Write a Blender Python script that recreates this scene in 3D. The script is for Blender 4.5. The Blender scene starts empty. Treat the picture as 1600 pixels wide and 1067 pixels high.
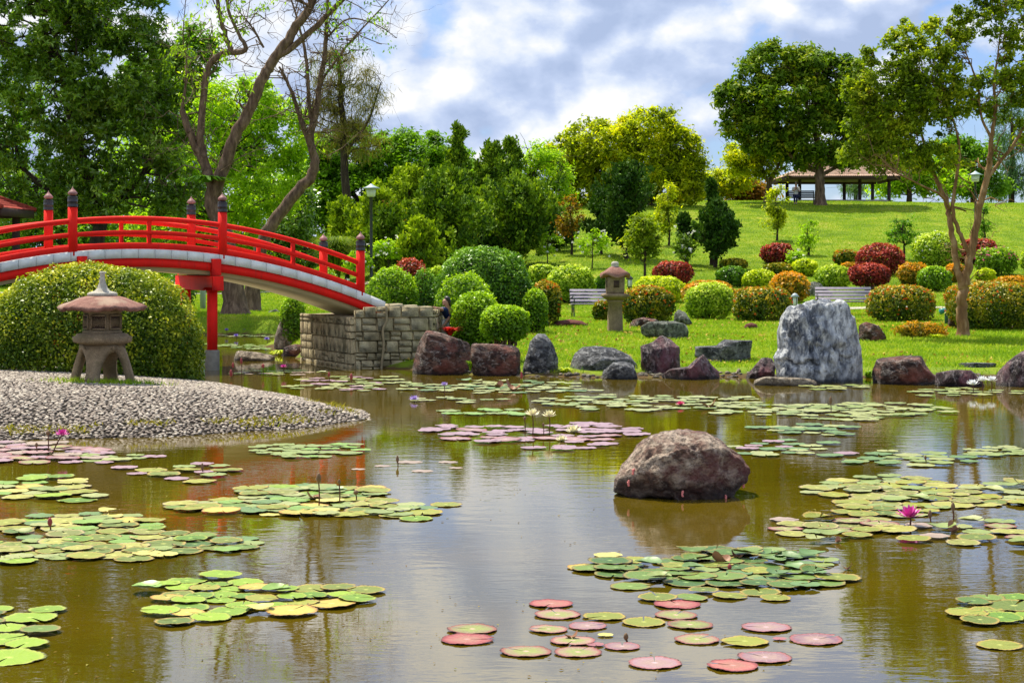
import bpy, math, random
import numpy as np
from mathutils import Vector, Matrix
PI = math.pi
F, YH, H = 2800.0, 410.0, 2.2          # focal length in photo pixels, horizon row, eye height
sc = bpy.context.scene
COL = sc.collection

# ------------------------------------------------------------------ numbers
def at(px, py, D):
    return np.array([(px - 800) * D / F, D, H - (py - YH) * D / F])
def smooth(a, b, x):
    t = np.clip((x - a) / (b - a), 0, 1); return t * t * (3 - 2 * t)
def _hash(ix, iy, iz, seed):
    h = (ix.astype(np.int64) * 374761393 + iy.astype(np.int64) * 668265263 + iz.astype(np.int64) * 2147483647 + seed * 974634777) & 0xffffffff
    h = ((h ^ (h >> 13)) * 1274126177) & 0xffffffff
    h = h ^ (h >> 16)
    return (h & 0xffff) / 32767.5 - 1.0
def vnoise(P, seed=0):
    P = np.asarray(P, float); i = np.floor(P).astype(np.int64); f = P - i; f = f * f * (3 - 2 * f)
    r = 0
    for dx in (0, 1):
        wx = f[:, 0] if dx else 1 - f[:, 0]
        for dy in (0, 1):
            wy = f[:, 1] if dy else 1 - f[:, 1]
            for dz in (0, 1):
                wz = f[:, 2] if dz else 1 - f[:, 2]
                r = r + wx * wy * wz * _hash(i[:, 0] + dx, i[:, 1] + dy, i[:, 2] + dz, seed)
    return r
def fbm(P, seed=0, octs=4, gain=.5):
    a, r, s = 1., 0, 0
    P = np.asarray(P, float)
    for o in range(octs):
        r = r + a * vnoise(P * 2 ** o + o * 17.3, seed + o); s += a; a *= gain
    return r / s
def norm(v):
    return v / np.maximum(np.linalg.norm(v, axis=-1, keepdims=True), 1e-9)

# ------------------------------------------------------------------ terrain
POND = np.array([(-24, 4), (22, 4), (28, 30), (26, 33), (12, 33.6), (8, 34.1), (4, 34.4), (1, 34.3), (-1.0, 35.4), (-2.2, 37.0),
                 (-3.5, 38.0), (-4.9, 41.0), (-5.4, 43.5), (-6.3, 47), (-7.0, 54), (-10, 54.6), (-16, 53), (-22, 50), (-26, 44)], float)
ISLE = np.array([(-18, 20.6), (-9, 21.8), (-6.2, 22.2), (-4.2, 22.7), (-2.9, 23.6), (-1.95, 25.1), (-2.3, 26.4), (-3.3, 28.4), (-4.3, 30.2),
                 (-5.4, 31.9), (-6.6, 33.2), (-9, 35.2), (-18, 36)], float)
def sdpoly(x, y, poly):
    """signed distance, positive inside"""
    x = np.asarray(x, float); y = np.asarray(y, float)
    d = np.full(x.shape, 1e9); ins = np.zeros(x.shape, bool)
    n = len(poly)
    for i in range(n):
        ax, ay = poly[i]; bx, by = poly[(i + 1) % n]
        ex, ey = bx - ax, by - ay
        t = np.clip(((x - ax) * ex + (y - ay) * ey) / (ex * ex + ey * ey), 0, 1)
        d = np.minimum(d, np.hypot(x - ax - t * ex, y - ay - t * ey))
        c = ((ay > y) != (by > y)) & (x < (bx - ax) * (y - ay) / (by - ay + 1e-12) + ax)
        ins ^= c
    return np.where(ins, d, -d)
PD = [0, 34, 36, 38, 42, 46, 50, 60, 66, 72, 78, 85, 92, 98, 104, 110, 115, 120, 135, 300, 900]
PZ = [.3, .06, .13, .21, .33, .41, .47, .53, .78, 1.25, 1.85, 2.6, 3.45, 4.25, 5.05, 5.7, 6.1, 6.3, 6.2, 3.0, 1.0]
def land(x, y):
    x = np.asarray(x, float); y = np.asarray(y, float)
    z = np.interp(y, PD, PZ)
    lat = .22 + .78 * smooth(-15, 5, x)
    z = .5 + (z - .5) * np.where(z > .5, lat, 1)
    z = z + .05 * np.sin(x * .31 + y * .17) * smooth(40, 60, y) + .12 * np.sin(x * .13 + 1) * smooth(70, 95, y)
    return z
def ground(x, y):
    x = np.asarray(x, float); y = np.asarray(y, float)
    sd = sdpoly(x, y, POND)
    wob = .12 * np.sin(x * 2.1 + y) + .08 * np.sin(x * 4.7 - y * 2)
    out = -sd + wob
    z = land(x, y) * smooth(-.15, .75, out) + .03 * smooth(-.1, .1, out)
    return np.where(out < -.15, -np.minimum(.9, (-.15 - out) * .8) - .02, z - .02)
def isle(x, y):
    sd = sdpoly(x, y, ISLE)
    sd = sd + .1 * np.sin(np.asarray(x) * 2.3) * np.cos(np.asarray(y) * 1.9)
    return np.where(sd > 0, .47 * (1 - np.exp(-np.maximum(sd, 0) / 1.7)), sd * .5)
def gz(x, y):
    return float(ground(np.array([x]), np.array([y]))[0])
def on_ground(px, py, dmin=34.5, dmax=150):
    D = np.arange(dmin, dmax, .05)
    x = (px - 800) * D / F; z = H - (py - YH) * D / F
    g = ground(x, D)
    k = np.nonzero(g >= z)[0]
    d = D[k[0]] if len(k) else dmax
    return float(d)

# ------------------------------------------------------------------ objects
ROOT = {}
def tag(o, label=None, cat=None, group=None, kind=None):
    if label: o['label'] = label
    if cat: o['category'] = cat
    if group: o['group'] = group
    if kind: o['kind'] = kind
    return o
def thing(name, label, cat, loc, group=None):
    o = bpy.data.objects.new(name, None); COL.objects.link(o)
    o.empty_display_size = .2
    o.location = [float(v) for v in loc]; ROOT[o.name] = np.array(loc, float)
    return tag(o, label, cat, group)
def mk(name, V, faces, mat, parent=None, origin=None, smooth_=False, tint=None, midx=None):
    """one mesh object; faces = list of int arrays (n,k)"""
    V = np.asarray(V, np.float32)
    if parent is not None: org = ROOT[parent.name]
    elif origin is not None: org = np.array(origin, float)
    else: org = np.zeros(3)
    V = V - org.astype(np.float32)
    if not isinstance(faces, list): faces = [faces]
    faces = [np.asarray(f, np.int32) for f in faces if len(f)]
    me = bpy.data.meshes.new(name)
    me.vertices.add(len(V)); me.vertices.foreach_set('co', V.ravel())
    li = np.concatenate([f.ravel() for f in faces]); ks = np.concatenate([np.full(len(f), f.shape[1]) for f in faces])
    me.loops.add(len(li)); me.loops.foreach_set('vertex_index', li)
    me.polygons.add(len(ks)); st = np.concatenate([[0], np.cumsum(ks)[:-1]])
    me.polygons.foreach_set('loop_start', st.astype(np.int32)); me.polygons.foreach_set('loop_total', ks.astype(np.int32))
    if smooth_: me.polygons.foreach_set('use_smooth', np.ones(len(ks), bool))
    for m in (mat if isinstance(mat, (list, tuple)) else [mat]): me.materials.append(m)
    if midx is not None: me.polygons.foreach_set('material_index', np.asarray(midx, np.int32))
    me.update(calc_edges=True)
    if tint is not None:
        a = me.attributes.new('tint', 'FLOAT', 'FACE'); a.data.foreach_set('value', np.asarray(tint, np.float32))
    o = bpy.data.objects.new(name, me); COL.objects.link(o)
    if parent is not None:
        o.parent = parent; ROOT[o.name] = org
    else:
        o.location = org.tolist(); ROOT[o.name] = org
    return o

class MB:
    def __init__(s): s.v = []; s.f = {}; s.n = 0
    def add(s, V, faces):
        V = np.asarray(V, float)
        for f in (faces if isinstance(faces, list) else [faces]):
            f = np.asarray(f, int)
            if len(f): s.f.setdefault(f.shape[1], []).append(f + s.n)
        s.v.append(V); s.n += len(V); return s
    def box(s, c, size, M=None, bev=0.0):
        c = np.array(c, float); h = np.array(size, float) / 2
        b = min(bev, h.min() * .9)
        if b <= 0:
            V = np.array([[x, y, z] for x in (-1, 1) for y in (-1, 1) for z in (-1, 1)]) * h
            f = [[0, 1, 3, 2], [4, 6, 7, 5], [0, 4, 5, 1], [2, 3, 7, 6], [0, 2, 6, 4], [1, 5, 7, 3]]
            fs = [np.array(f)]
        else:
            V = []; idx = {}
            for i, (sx, sy, sz) in enumerate([(x, y, z) for x in (-1, 1) for y in (-1, 1) for z in (-1, 1)]):
                for a in range(3):
                    p = np.array([sx, sy, sz]) * (h - b); p[a] += (sx, sy, sz)[a] * b
                    idx[(sx, sy, sz, a)] = len(V); V.append(p)
            V = np.array(V); q = []; t = []
            for a in range(3):
                o = [k for k in range(3) if k != a]
                for sg in (-1, 1):
                    r = []
                    for (u, w) in ((-1, -1), (1, -1), (1, 1), (-1, 1)):
                        k = [0, 0, 0]; k[a] = sg; k[o[0]] = u; k[o[1]] = w; r.append(idx[(*k, a)])
                    q.append(r)
            for a in range(3):
                o1, o2 = [k for k in range(3) if k != a]
                for u in (-1, 1):
                    for w in (-1, 1):
                        k0 = [0, 0, 0]; k0[a] = -1; k0[o1] = u; k0[o2] = w
                        k1 = list(k0); k1[a] = 1
                        q.append([idx[(*k0, o1)], idx[(*k1, o1)], idx[(*k1, o2)], idx[(*k0, o2)]])
            for k in [(x, y, z) for x in (-1, 1) for y in (-1, 1) for z in (-1, 1)]:
                t.append([idx[(*k, 0)], idx[(*k, 1)], idx[(*k, 2)]])
            fs = [np.array(q), np.array(t)]
        if M is not None: V = V @ np.array(M).T
        return s.add(V + c, fs)
    def tube(s, pts, rad, n=8, cap=True, flat=None):
        P = np.asarray(pts, float); m = len(P)
        rad = np.full(m, rad, float) if np.isscalar(rad) else np.asarray(rad, float)
        T = np.gradient(P, axis=0) if m > 1 else P; T = norm(T)
        ref = np.array([0, 0, 1.]) if abs(T[0][2]) < .9 else np.array([1., 0, 0])
        a = np.arange(n) * 2 * PI / n; V = []
        u = norm(np.cross(ref, T[0]))
        for i in range(m):
            u = norm(u - T[i] * np.dot(u, T[i])); w = np.cross(T[i], u)
            V.append(P[i] + rad[i] * (np.cos(a)[:, None] * u + np.sin(a)[:, None] * w * (flat or 1)))
        V = np.concatenate(V); k = np.arange(n); k2 = (k + 1) % n
        q = np.concatenate([np.stack([i * n + k, i * n + k2, (i + 1) * n + k2, (i + 1) * n + k], 1) for i in range(m - 1)])
        fs = [q]
        if cap:
            fs.append(np.array([k[::-1]])); fs.append(np.array([(m - 1) * n + k]))
        return s.add(V, fs)
    def lathe(s, prof, c=(0, 0, 0), n=24, rot=0, wave=None, sq=None):
        c = np.array(c, float); m = len(prof); a = rot + np.arange(n) * 2 * PI / n; V = []
        for i, (r, z) in enumerate(prof):
            rr = np.full(n, r)
            if wave: rr, dz = wave(i, r, a)
            else: dz = 0
            V.append(np.stack([rr * np.cos(a), rr * np.sin(a), np.full(n, z) + dz], 1))
        V = np.concatenate(V) + c; k = np.arange(n); k2 = (k + 1) % n
        q = np.concatenate([np.stack([i * n + k, i * n + k2, (i + 1) * n + k2, (i + 1) * n + k], 1) for i in range(m - 1)])
        return s.add(V, [q, np.array([k[::-1]]), np.array([(m - 1) * n + k])])
    def mk(s, name, mat, parent=None, origin=None, smooth_=False, **kw):
        V = np.concatenate(s.v); fs = [np.concatenate(v) for v in s.f.values()]
        return mk(name, V, fs, mat, parent, origin, smooth_, **kw)

# ------------------------------------------------------------------ materials
class NT:
    def __init__(s, name, tree=None):
        if tree is None:
            s.m = bpy.data.materials.new(name); s.m.use_nodes = True; s.t = s.m.node_tree
        else: s.m = None; s.t = tree
        s.t.nodes.clear()
    def n(s, typ, **kw):
        nd = s.t.nodes.new(typ)
        for k, v in kw.items():
            if k[0] == 'i' and k[1:].isdigit(): s.set(nd, int(k[1:]), v)
            elif k.startswith('I_'): s.set(nd, k[2:].replace('_', ' '), v)
            else: setattr(nd, k, v)
        return nd
    def set(s, nd, key, v):
        if isinstance(v, bpy.types.NodeSocket): s.t.links.new(v, nd.inputs[key])
        else:
            if isinstance(v, tuple) and len(v) == 3 and nd.inputs[key].type == 'RGBA': v = (*v, 1)
            nd.inputs[key].default_value = v
    def noise(s, vec, scale, detail=4, rough=.55, dist=0):
        return s.n('ShaderNodeTexNoise', I_Vector=vec, I_Scale=scale, I_Detail=detail, I_Roughness=rough, I_Distortion=dist).outputs[0]
    def ramp(s, fac, stops, interp='LINEAR'):
        r = s.n('ShaderNodeValToRGB'); s.set(r, 0, fac); e = r.color_ramp; e.interpolation = interp
        while len(e.elements) < len(stops): e.elements.new(.5)
        for el, (p, c) in zip(e.elements, stops):
            el.position = p; el.color = (*c, 1) if len(c) == 3 else c
        return r.outputs[0]
    def mix(s, fac, a, b, mode='MIX'):
        m = s.n('ShaderNodeMix', data_type='RGBA', blend_type=mode)
        s.set(m, 0, fac); s.set(m, 6, a); s.set(m, 7, b); return m.outputs[2]
    def math(s, op, a, b=0.0, c=None, clamp=False):
        m = s.n('ShaderNodeMath', operation=op, use_clamp=clamp); s.set(m, 0, a); s.set(m, 1, b)
        if c is not None: s.set(m, 2, c)
        return m.outputs[0]
    def scale(s, vec, sc_):
        m = s.n('ShaderNodeMapping'); s.set(m, 0, vec); m.inputs['Scale'].default_value = sc_; return m.outputs[0]
    def bump(s, h, strength, dist=.02, normal=None):
        b = s.n('ShaderNodeBump'); b.inputs['Strength'].default_value = strength; b.inputs['Distance'].default_value = dist
        s.set(b, 'Height', h)
        if normal is not None: s.set(b, 'Normal', normal)
        return b.outputs[0]
    def out(s, sh):
        o = s.n('ShaderNodeOutputMaterial'); s.t.links.new(sh, o.inputs[0]); return s.m
    def pr(s, col, rough=.6, spec=.5, nrm=None, **kw):
        p = s.n('ShaderNodeBsdfPrincipled'); s.set(p, 'Base Color', col); s.set(p, 'Roughness', rough)
        s.set(p, 'Specular IOR Level', spec)
        if nrm is not None: s.set(p, 'Normal', nrm)
        for k, v in kw.items(): s.set(p, k.replace('_', ' '), v)
        return p.outputs[0]
def OBJ(t): return t.n('ShaderNodeTexCoord').outputs['Object']
def plain(name, col, rough=.6, spec=.4, var=.12, sc_=6, bump=.15, metal=0.0):
    t = NT(name); v = OBJ(t); n = t.noise(v, sc_, 6, .6)
    c = t.mix(n, tuple(x * (1 - var * 1.6) for x in col), tuple(min(1, x * (1 + var * 1.6)) for x in col))
    return t.out(t.pr(c, rough, spec, t.bump(t.noise(v, sc_ * 8, 3), bump, .01), Metallic=metal))
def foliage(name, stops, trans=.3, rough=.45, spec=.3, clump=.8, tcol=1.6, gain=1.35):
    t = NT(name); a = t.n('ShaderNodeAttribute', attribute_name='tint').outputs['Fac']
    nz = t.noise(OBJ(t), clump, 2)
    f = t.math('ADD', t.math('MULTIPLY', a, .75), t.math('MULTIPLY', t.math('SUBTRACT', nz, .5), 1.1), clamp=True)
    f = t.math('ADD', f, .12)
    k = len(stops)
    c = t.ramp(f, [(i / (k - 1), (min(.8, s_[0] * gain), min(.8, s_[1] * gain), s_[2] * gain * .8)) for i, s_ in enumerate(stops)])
    p = t.pr(c, rough + .08, spec * .5)
    tc = t.mix(1.0, c, (tcol, tcol * 1.05, .6), 'MULTIPLY')
    tr = t.n('ShaderNodeBsdfTranslucent'); t.set(tr, 0, tc)
    m = t.n('ShaderNodeMixShader', i0=trans); t.t.links.new(p, m.inputs[1]); t.t.links.new(tr.outputs[0], m.inputs[2])
    return t.out(m.outputs[0])
def bark(name, stops, zs=.25, sc_=9, bump=.8):
    t = NT(name); v = t.scale(OBJ(t), (1, 1, zs)); n = t.noise(v, sc_, 8, .65, .4)
    c = t.ramp(n, [(.3 + .4 * i / (len(stops) - 1), s_) for i, s_ in enumerate(stops)])
    return t.out(t.pr(c, .85, .2, t.bump(n, bump, .06)))
def rockmat(name, base, dark, light, vein, red=None, sc_=2.2, st=(1, 1, 1), rot=0.0, wl=.07):
    t = NT(name); mp = t.n('ShaderNodeMapping'); t.set(mp, 0, OBJ(t)); mp.inputs['Scale'].default_value = st; mp.inputs['Rotation'].default_value = (0, rot, 0); v = mp.outputs[0]
    n = t.noise(v, sc_, 10, .62, .6)
    c = t.ramp(n, [(.36, dark), (.47, base), (.57, light)])
    w = t.n('ShaderNodeTexWave', I_Vector=v, I_Scale=sc_ * .45, I_Distortion=16., I_Detail=8., I_Detail_Scale=1.9, I_Detail_Roughness=.75).outputs[1]
    c = t.mix(t.ramp(w, [(.86, (0, 0, 0)), (1., (.6, .6, .6))]), c, vein)
    fine = t.noise(v, sc_ * 6, 8, .7)
    c = t.mix(t.ramp(fine, [(.42, (.75, .75, .75)), (.55, (0, 0, 0))]), c, dark)
    if red: c = t.mix(t.ramp(t.noise(v, sc_ * .6, 5, .6), [(.50, (0, 0, 0)), (.60, (.8, .8, .8))]), c, red)
    g = t.n('ShaderNodeNewGeometry')
    c = t.mix(t.ramp(t.noise(v, 5, 7, .7), [(.52, (0, 0, 0)), (.66, (.6, .6, .6))]), c, light)
    sp = t.n('ShaderNodeSeparateXYZ'); t.set(sp, 0, g.outputs['Position'])
    wet = t.ramp(t.math('ADD', sp.outputs[2], t.math('MULTIPLY', t.noise(v, 3, 5), wl * 1.6)), [(wl * 1.2, (1, 1, 1)), (wl * 2.0, (0, 0, 0))])
    c = t.mix(t.math('MULTIPLY', wet, .8), c, tuple(x * .6 for x in dark))
    hgt = t.math('ADD', t.noise(v, sc_ * 3.2, 10, .7), t.math('MULTIPLY', w, .25))
    cr = t.ramp(t.n('ShaderNodeTexVoronoi', I_Vector=t.n('ShaderNodeVectorMath', operation='ADD', i0=v, i1=(0., 0., 0.)).outputs[0], I_Scale=sc_ * 1.1, feature='DISTANCE_TO_EDGE').outputs[0], [(0, (0, 0, 0)), (.05, (1, 1, 1))])
    return t.out(t.pr(c, t.math('SUBTRACT', .75, t.math('MULTIPLY', wet, .35)), .35, t.bump(hgt, 1., .11)))

G = {}
G['lawn'] = foliage('lawn_grass', [(.065, .15, .010), (.14, .24, .012), (.23, .32, .018), (.36, .36, .06)], .25, .6, .15, .9)
def m_lawnground():
    t = NT('lawn_ground'); v = OBJ(t)
    n = t.noise(v, .45, 6, .65); n2 = t.noise(v, 14, 6, .7)
    c = t.ramp(n, [(.36, (.08, .16, .008)), (.5, (.18, .28, .012)), (.60, (.28, .33, .025)), (.7, (.40, .36, .08))])
    c = t.mix(t.math('MULTIPLY', n2, .8), c, (.10, .14, .012))
    # bare earth near the water edge
    sp = t.n('ShaderNodeSeparateXYZ'); t.set(sp, 0, v)
    e = t.ramp(t.math('ADD', sp.outputs[2], t.math('MULTIPLY', t.noise(v, 3, 5), .22)), [(.13, (1, 1, 1)), (.19, (0, 0, 0))])
    c = t.mix(e, c, (.09, .055, .025))
    return t.out(t.pr(c, .9, .1, t.bump(n2, .8, .06)))
G['ground'] = m_lawnground()
def m_water():
    t = NT('pond_water'); v = OBJ(t)
    a = t.noise(t.scale(v, (.75, 1.5, 1)), 3.2, 3, .5, .3)
    b = t.noise(t.scale(v, (.8, 2.2, 1)), 10., 2, .5)
    patch = t.ramp(t.noise(t.scale(v, (.5, .25, 1)), .8, 2), [(.38, (.25, .25, .25)), (.62, (1, 1, 1))])
    h = t.math('MULTIPLY', t.math('ADD', a, t.math('MULTIPLY', b, .28)), patch)
    mur = t.ramp(t.noise(v, .35, 4), [(.35, (.068, .050, .002)), (.65, (.100, .068, .003))])
    nrm = t.bump(h, .5, .0048)
    return t.out(t.pr(mur, .012, .5, nrm, IOR=2.5))
G['water'] = m_water()
G['gravelbed'] = plain('gravel_bed', (.035, .03, .026), .95, .1, .3, 20, .8)
def m_pebble():
    t = NT('pebble_stone'); a = t.n('ShaderNodeAttribute', attribute_name='tint').outputs['Fac']
    c = t.ramp(a, [(0, (.10, .075, .055)), (.3, (.22, .17, .13)), (.6, (.37, .295, .235)), (.85, (.52, .44, .35)), (1, (.70, .62, .50))])
    c = t.mix(t.math('MULTIPLY', t.noise(OBJ(t), 60, 4), .5), c, (.20, .17, .15))
    return t.out(t.pr(c, .7, .3))
G['pebble'] = m_pebble()
def m_redpaint():
    t = NT('bridge_red_paint'); v = OBJ(t); n = t.noise(v, 2.2, 7, .65); s = t.noise(t.scale(v, (6, 6, .7)), 3, 6, .7)
    c = t.mix(t.ramp(n, [(.35, (0, 0, 0)), (.7, (1, 1, 1))]), (.88, .018, .010), (.66, .016, .012))
    c = t.mix(t.ramp(s, [(.56, (0, 0, 0)), (.72, (.55, .55, .55))]), c, (.34, .03, .02))
    c = t.mix(t.ramp(t.noise(v, 26, 4, .7), [(.66, (0, 0, 0)), (.70, (.5, .5, .5))]), c, (.70, .16, .12))
    return t.out(t.pr(c, .65, .12, t.bump(t.noise(v, 40, 3), .05, .01)))
G['red'] = m_redpaint()
G['white'] = plain('white_kerb_paint', (.72, .73, .71), .8, .2, .20, 3, .3)
G['cream'] = plain('cream_soffit', (.55, .47, .27), .8, .2, .15, 2, .2)
G['deck'] = plain('deck_concrete', (.45, .36, .33), .85, .2, .15, 3, .2)
G['cap'] = plain('dark_bronze', (.035, .03, .035), .4, .6, .5, 14, .2, .4)
G['finial'] = plain('weathered_finial', (.30, .13, .12), .5, .5, .5, 9, .2)
G['concrete'] = plain('grey_concrete', (.24, .22, .18), .9, .2, .35, 7, .5)
def m_stone(name, c0, c1, moss, sc_=5):
    t = NT(name); v = OBJ(t); n = t.noise(v, sc_, 8, .65)
    c = t.ramp(n, [(.35, c0), (.62, c1)])
    g = t.noise(v, 70, 3, .8); c = t.mix(t.ramp(g, [(.40, (.55, .55, .55)), (.52, (0, 0, 0))]), c, tuple(x * .35 for x in c0))
    c = t.mix(t.ramp(t.noise(v, 2.6, 5), [(.52, (0, 0, 0)), (.64, (.7, .7, .7))]), c, moss)
    return t.out(t.pr(c, .9, .2, t.bump(t.math('ADD', g, n), .6, .02)))
G['granite'] = m_stone('lantern_granite', (.20, .145, .09), (.36, .27, .17), (.13, .10, .05))
G['roofstone'] = m_stone('lantern_roof_stone', (.20, .09, .07), (.34, .18, .14), (.40, .30, .22), 4)
G['palestone'] = m_stone('pale_stone', (.45, .42, .36), (.62, .58, .50), (.30, .26, .2))
G['wallstone'] = m_stone('wall_block_stone', (.26, .21, .12), (.55, .46, .28), (.09, .075, .035), 4)
G['mortar'] = plain('wall_mortar', (.26, .21, .13), .95, .1, .3, 10, .5)
G['wallcap'] = plain('sandstone_cap', (.50, .42, .26), .9, .2, .2, 5, .4)
G['iron'] = plain('black_iron', (.02, .025, .028), .45, .5, .2, 6, .1)
G['slat'] = plain('bench_slat_paint', (.30, .27, .33), .6, .4, .2, 8, .2)
G['darkslat'] = plain('dark_bench_slat', (.02, .035, .07), .5, .4, .2, 8, .1)
G['lampgrey'] = plain('lamp_shade_paint', (.32, .40, .42), .5, .5, .1, 5, .05)
G['lampglass'] = plain('frosted_glass', (.62, .68, .60), .3, .5, .08, 5, .02)
G['turq'] = plain('turquoise_metal', (.02, .22, .22), .4, .5, .2, 5, .1)
G['greenpaint'] = plain('green_post_paint', (.04, .11, .06), .5, .4, .2, 5, .1)
G['path'] = plain('path_concrete', (.42, .37, .33), .9, .2, .15, 3, .2)
G['timber'] = plain('dark_timber', (.06, .035, .028), .7, .3, .3, 5, .2)
def m_tiles(name, c0, c1):
    t = NT(name); v = OBJ(t); n = t.noise(v, 5, 6)
    return t.out(t.pr(t.ramp(n, [(.35, c0), (.65, c1)]), .8, .2, t.bump(n, .3, .02)))
G['tile'] = m_tiles('terracotta_tile', (.58, .34, .24), (.78, .56, .44))
G['redtile'] = m_tiles('red_roof_tile', (.25, .03, .02), (.36, .06, .04))
G['earth'] = plain('bare_earth', (.12, .07, .035), .95, .1, .3, 6, .8)
G['mulch'] = plain('red_mulch', (.14, .055, .045), .95, .1, .35, 30, 1.)
# rocks
G['r_maroon'] = rockmat('maroon_rock', (.085, .034, .024), (.014, .007, .006), (.27, .15, .11), (.50, .44, .40), (.26, .07, .045), 2.2, (1, 1, 1.8), .5)
G['r_grey'] = rockmat('blue_grey_rock', (.34, .37, .43), (.04, .048, .07), (.66, .67, .67), (.80, .80, .78), None, 1.1, (1.5, 1, .65), .45)
G['r_dark'] = rockmat('dark_grey_rock', (.085, .09, .105), (.014, .014, .018), (.26, .26, .27), (.5, .5, .5), None, 2.4, (1, 1, 1.6), .4)
G['r_purple'] = rockmat('purple_rock', (.075, .036, .042), (.013, .008, .010), (.25, .16, .165), (.5, .42, .42), (.20, .06, .08), 2.3, (1.4, 1, .8), .7)
G['r_boulder'] = rockmat('brown_boulder_rock', (.30, .165, .12), (.035, .013, .010), (.68, .52, .40), (.74, .62, .50), (.16, .035, .035), 3.0, (1, 1, 1.5), .5, .2)
G['r_tan'] = rockmat('tan_rock', (.28, .22, .15), (.10, .075, .05), (.48, .40, .30), (.55, .48, .38))
G['r_green'] = rockmat('green_grey_rock', (.12, .13, .10), (.03, .034, .028), (.28, .30, .24), (.4, .42, .36))
# foliage
G['f_dark'] = foliage('glossy_dark_leaves', [(.015, .04, .004), (.05, .11, .008), (.13, .23, .015), (.30, .42, .06)], .3, .25, 1.1)
G['f_mid'] = foliage('mid_green_leaves', [(.03, .08, .006), (.06, .15, .008), (.11, .24, .012), (.18, .32, .02)], .35)
G['f_yel'] = foliage('yellow_green_leaves', [(.06, .12, .006), (.13, .23, .008), (.22, .34, .012), (.34, .42, .025)], .4, gain=1.6)
G['f_rain'] = foliage('rain_tree_leaves', [(.015, .045, .004), (.045, .11, .006), (.12, .24, .008), (.22, .38, .012)], .35)
G['f_jun'] = foliage('juniper_leaves', [(.006, .020, .003), (.022, .055, .005), (.10, .17, .008), (.32, .40, .02)], .15, .6, gain=1.6)
G['f_junlight'] = foliage('light_juniper_leaves', [(.012, .030, .003), (.05, .095, .005), (.19, .27, .008), (.42, .48, .02)], .2, .6, gain=1.6)
G['f_jundark'] = foliage('dark_conifer_leaves', [(.005, .018, .004), (.012, .038, .005), (.035, .085, .008), (.12, .20, .02)], .1, .6)
G['f_olive'] = foliage('olive_gold_leaves', [(.03, .055, .004), (.11, .15, .006), (.32, .36, .008), (.56, .46, .012)], .5)
G['f_orange'] = foliage('orange_tinged_leaves', [(.05, .06, .006), (.13, .11, .008), (.24, .12, .010), (.30, .10, .015)], .35)
G['f_crape'] = foliage('olive_small_leaves', [(.018, .035, .003), (.055, .095, .005), (.14, .19, .008), (.34, .34, .02)], .4, gain=1.6)
G['f_bigd'] = foliage('broad_dark_leaves', [(.010, .030, .003), (.035, .075, .005), (.10, .16, .008), (.28, .26, .015)], .3, gain=1.6)
G['f_casu'] = foliage('wispy_needles', [(.05, .08, .02), (.10, .11, .02), (.17, .14, .03), (.22, .19, .05)], .3)
G['f_blue'] = foliage('bluish_needles', [(.03, .07, .03), (.06, .12, .05), (.10, .18, .07), (.16, .25, .09)], .3)
G['b_green'] = foliage('clipped_green_leaves', [(.016, .045, .004), (.06, .13, .006), (.17, .28, .010), (.34, .44, .02)], .25, .35, .45, 2, gain=1.65)
G['b_dark'] = foliage('clipped_dark_leaves', [(.008, .028, .004), (.03, .08, .007), (.09, .19, .012), (.20, .31, .03)], .2, .3, .55, 2, gain=1.65)
G['b_yel'] = foliage('clipped_yellow_leaves', [(.05, .09, .004), (.17, .24, .006), (.40, .44, .012), (.60, .56, .04)], .25, .4, .4, 2, gain=1.65)
G['b_pale'] = foliage('clipped_pale_leaves', [(.03, .07, .005), (.11, .19, .008), (.30, .38, .03), (.56, .58, .13)], .25, .4, .4, 2, gain=1.65)
G['b_red'] = foliage('clipped_crimson_leaves', [(.02, .012, .005), (.08, .012, .010), (.26, .03, .03), (.46, .12, .09)], .2, .4, .4, 2, gain=1.65)
G['b_ixora'] = foliage('ixora_leaves', [(.010, .028, .003), (.04, .075, .005), (.20, .18, .008), (.62, .28, .015)], .2, .35, .45, 2, gain=1.65)
G['b_orange'] = foliage('orange_tipped_leaves', [(.02, .03, .003), (.12, .11, .006), (.42, .20, .012), (.66, .20, .02)], .25, .4, .4, 3, gain=1.65)
G['b_island'] = foliage('sunlit_gold_tip_leaves', [(.010, .030, .003), (.040, .080, .005), (.15, .19, .010), (.48, .44, .03)], .2, .35, .45, 2.5, gain=1.65)
G['blossom_r'] = foliage('red_orange_blossom', [(.62, .03, .01), (.75, .07, .01), (.80, .16, .02), (.80, .10, .05)], .2, .6, .2, 3, 1)
G['blossom_w'] = foliage('white_blossom', [(.7, .7, .6), (.8, .8, .75), (.8, .8, .8)], .2, .6, .2, 3, 1)
G['blossom_m'] = foliage('magenta_blossom', [(.5, .02, .25), (.65, .04, .35), (.7, .12, .45)], .2, .6, .2, 3, 1)
G['bark'] = bark('grey_brown_bark', [(.05, .03, .02), (.14, .09, .06), (.28, .19, .13)])
G['barkdark'] = bark('dark_bark', [(.02, .014, .01), (.05, .035, .025), (.10, .075, .05)])
G['barkorange'] = bark('peeling_orange_bark', [(.10, .05, .022), (.24, .13, .055), (.44, .30, .16)], .35, 5, .4)
G['twig'] = bark('pale_twig', [(.16, .12, .09), (.30, .24, .18), (.40, .34, .28)])
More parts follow.
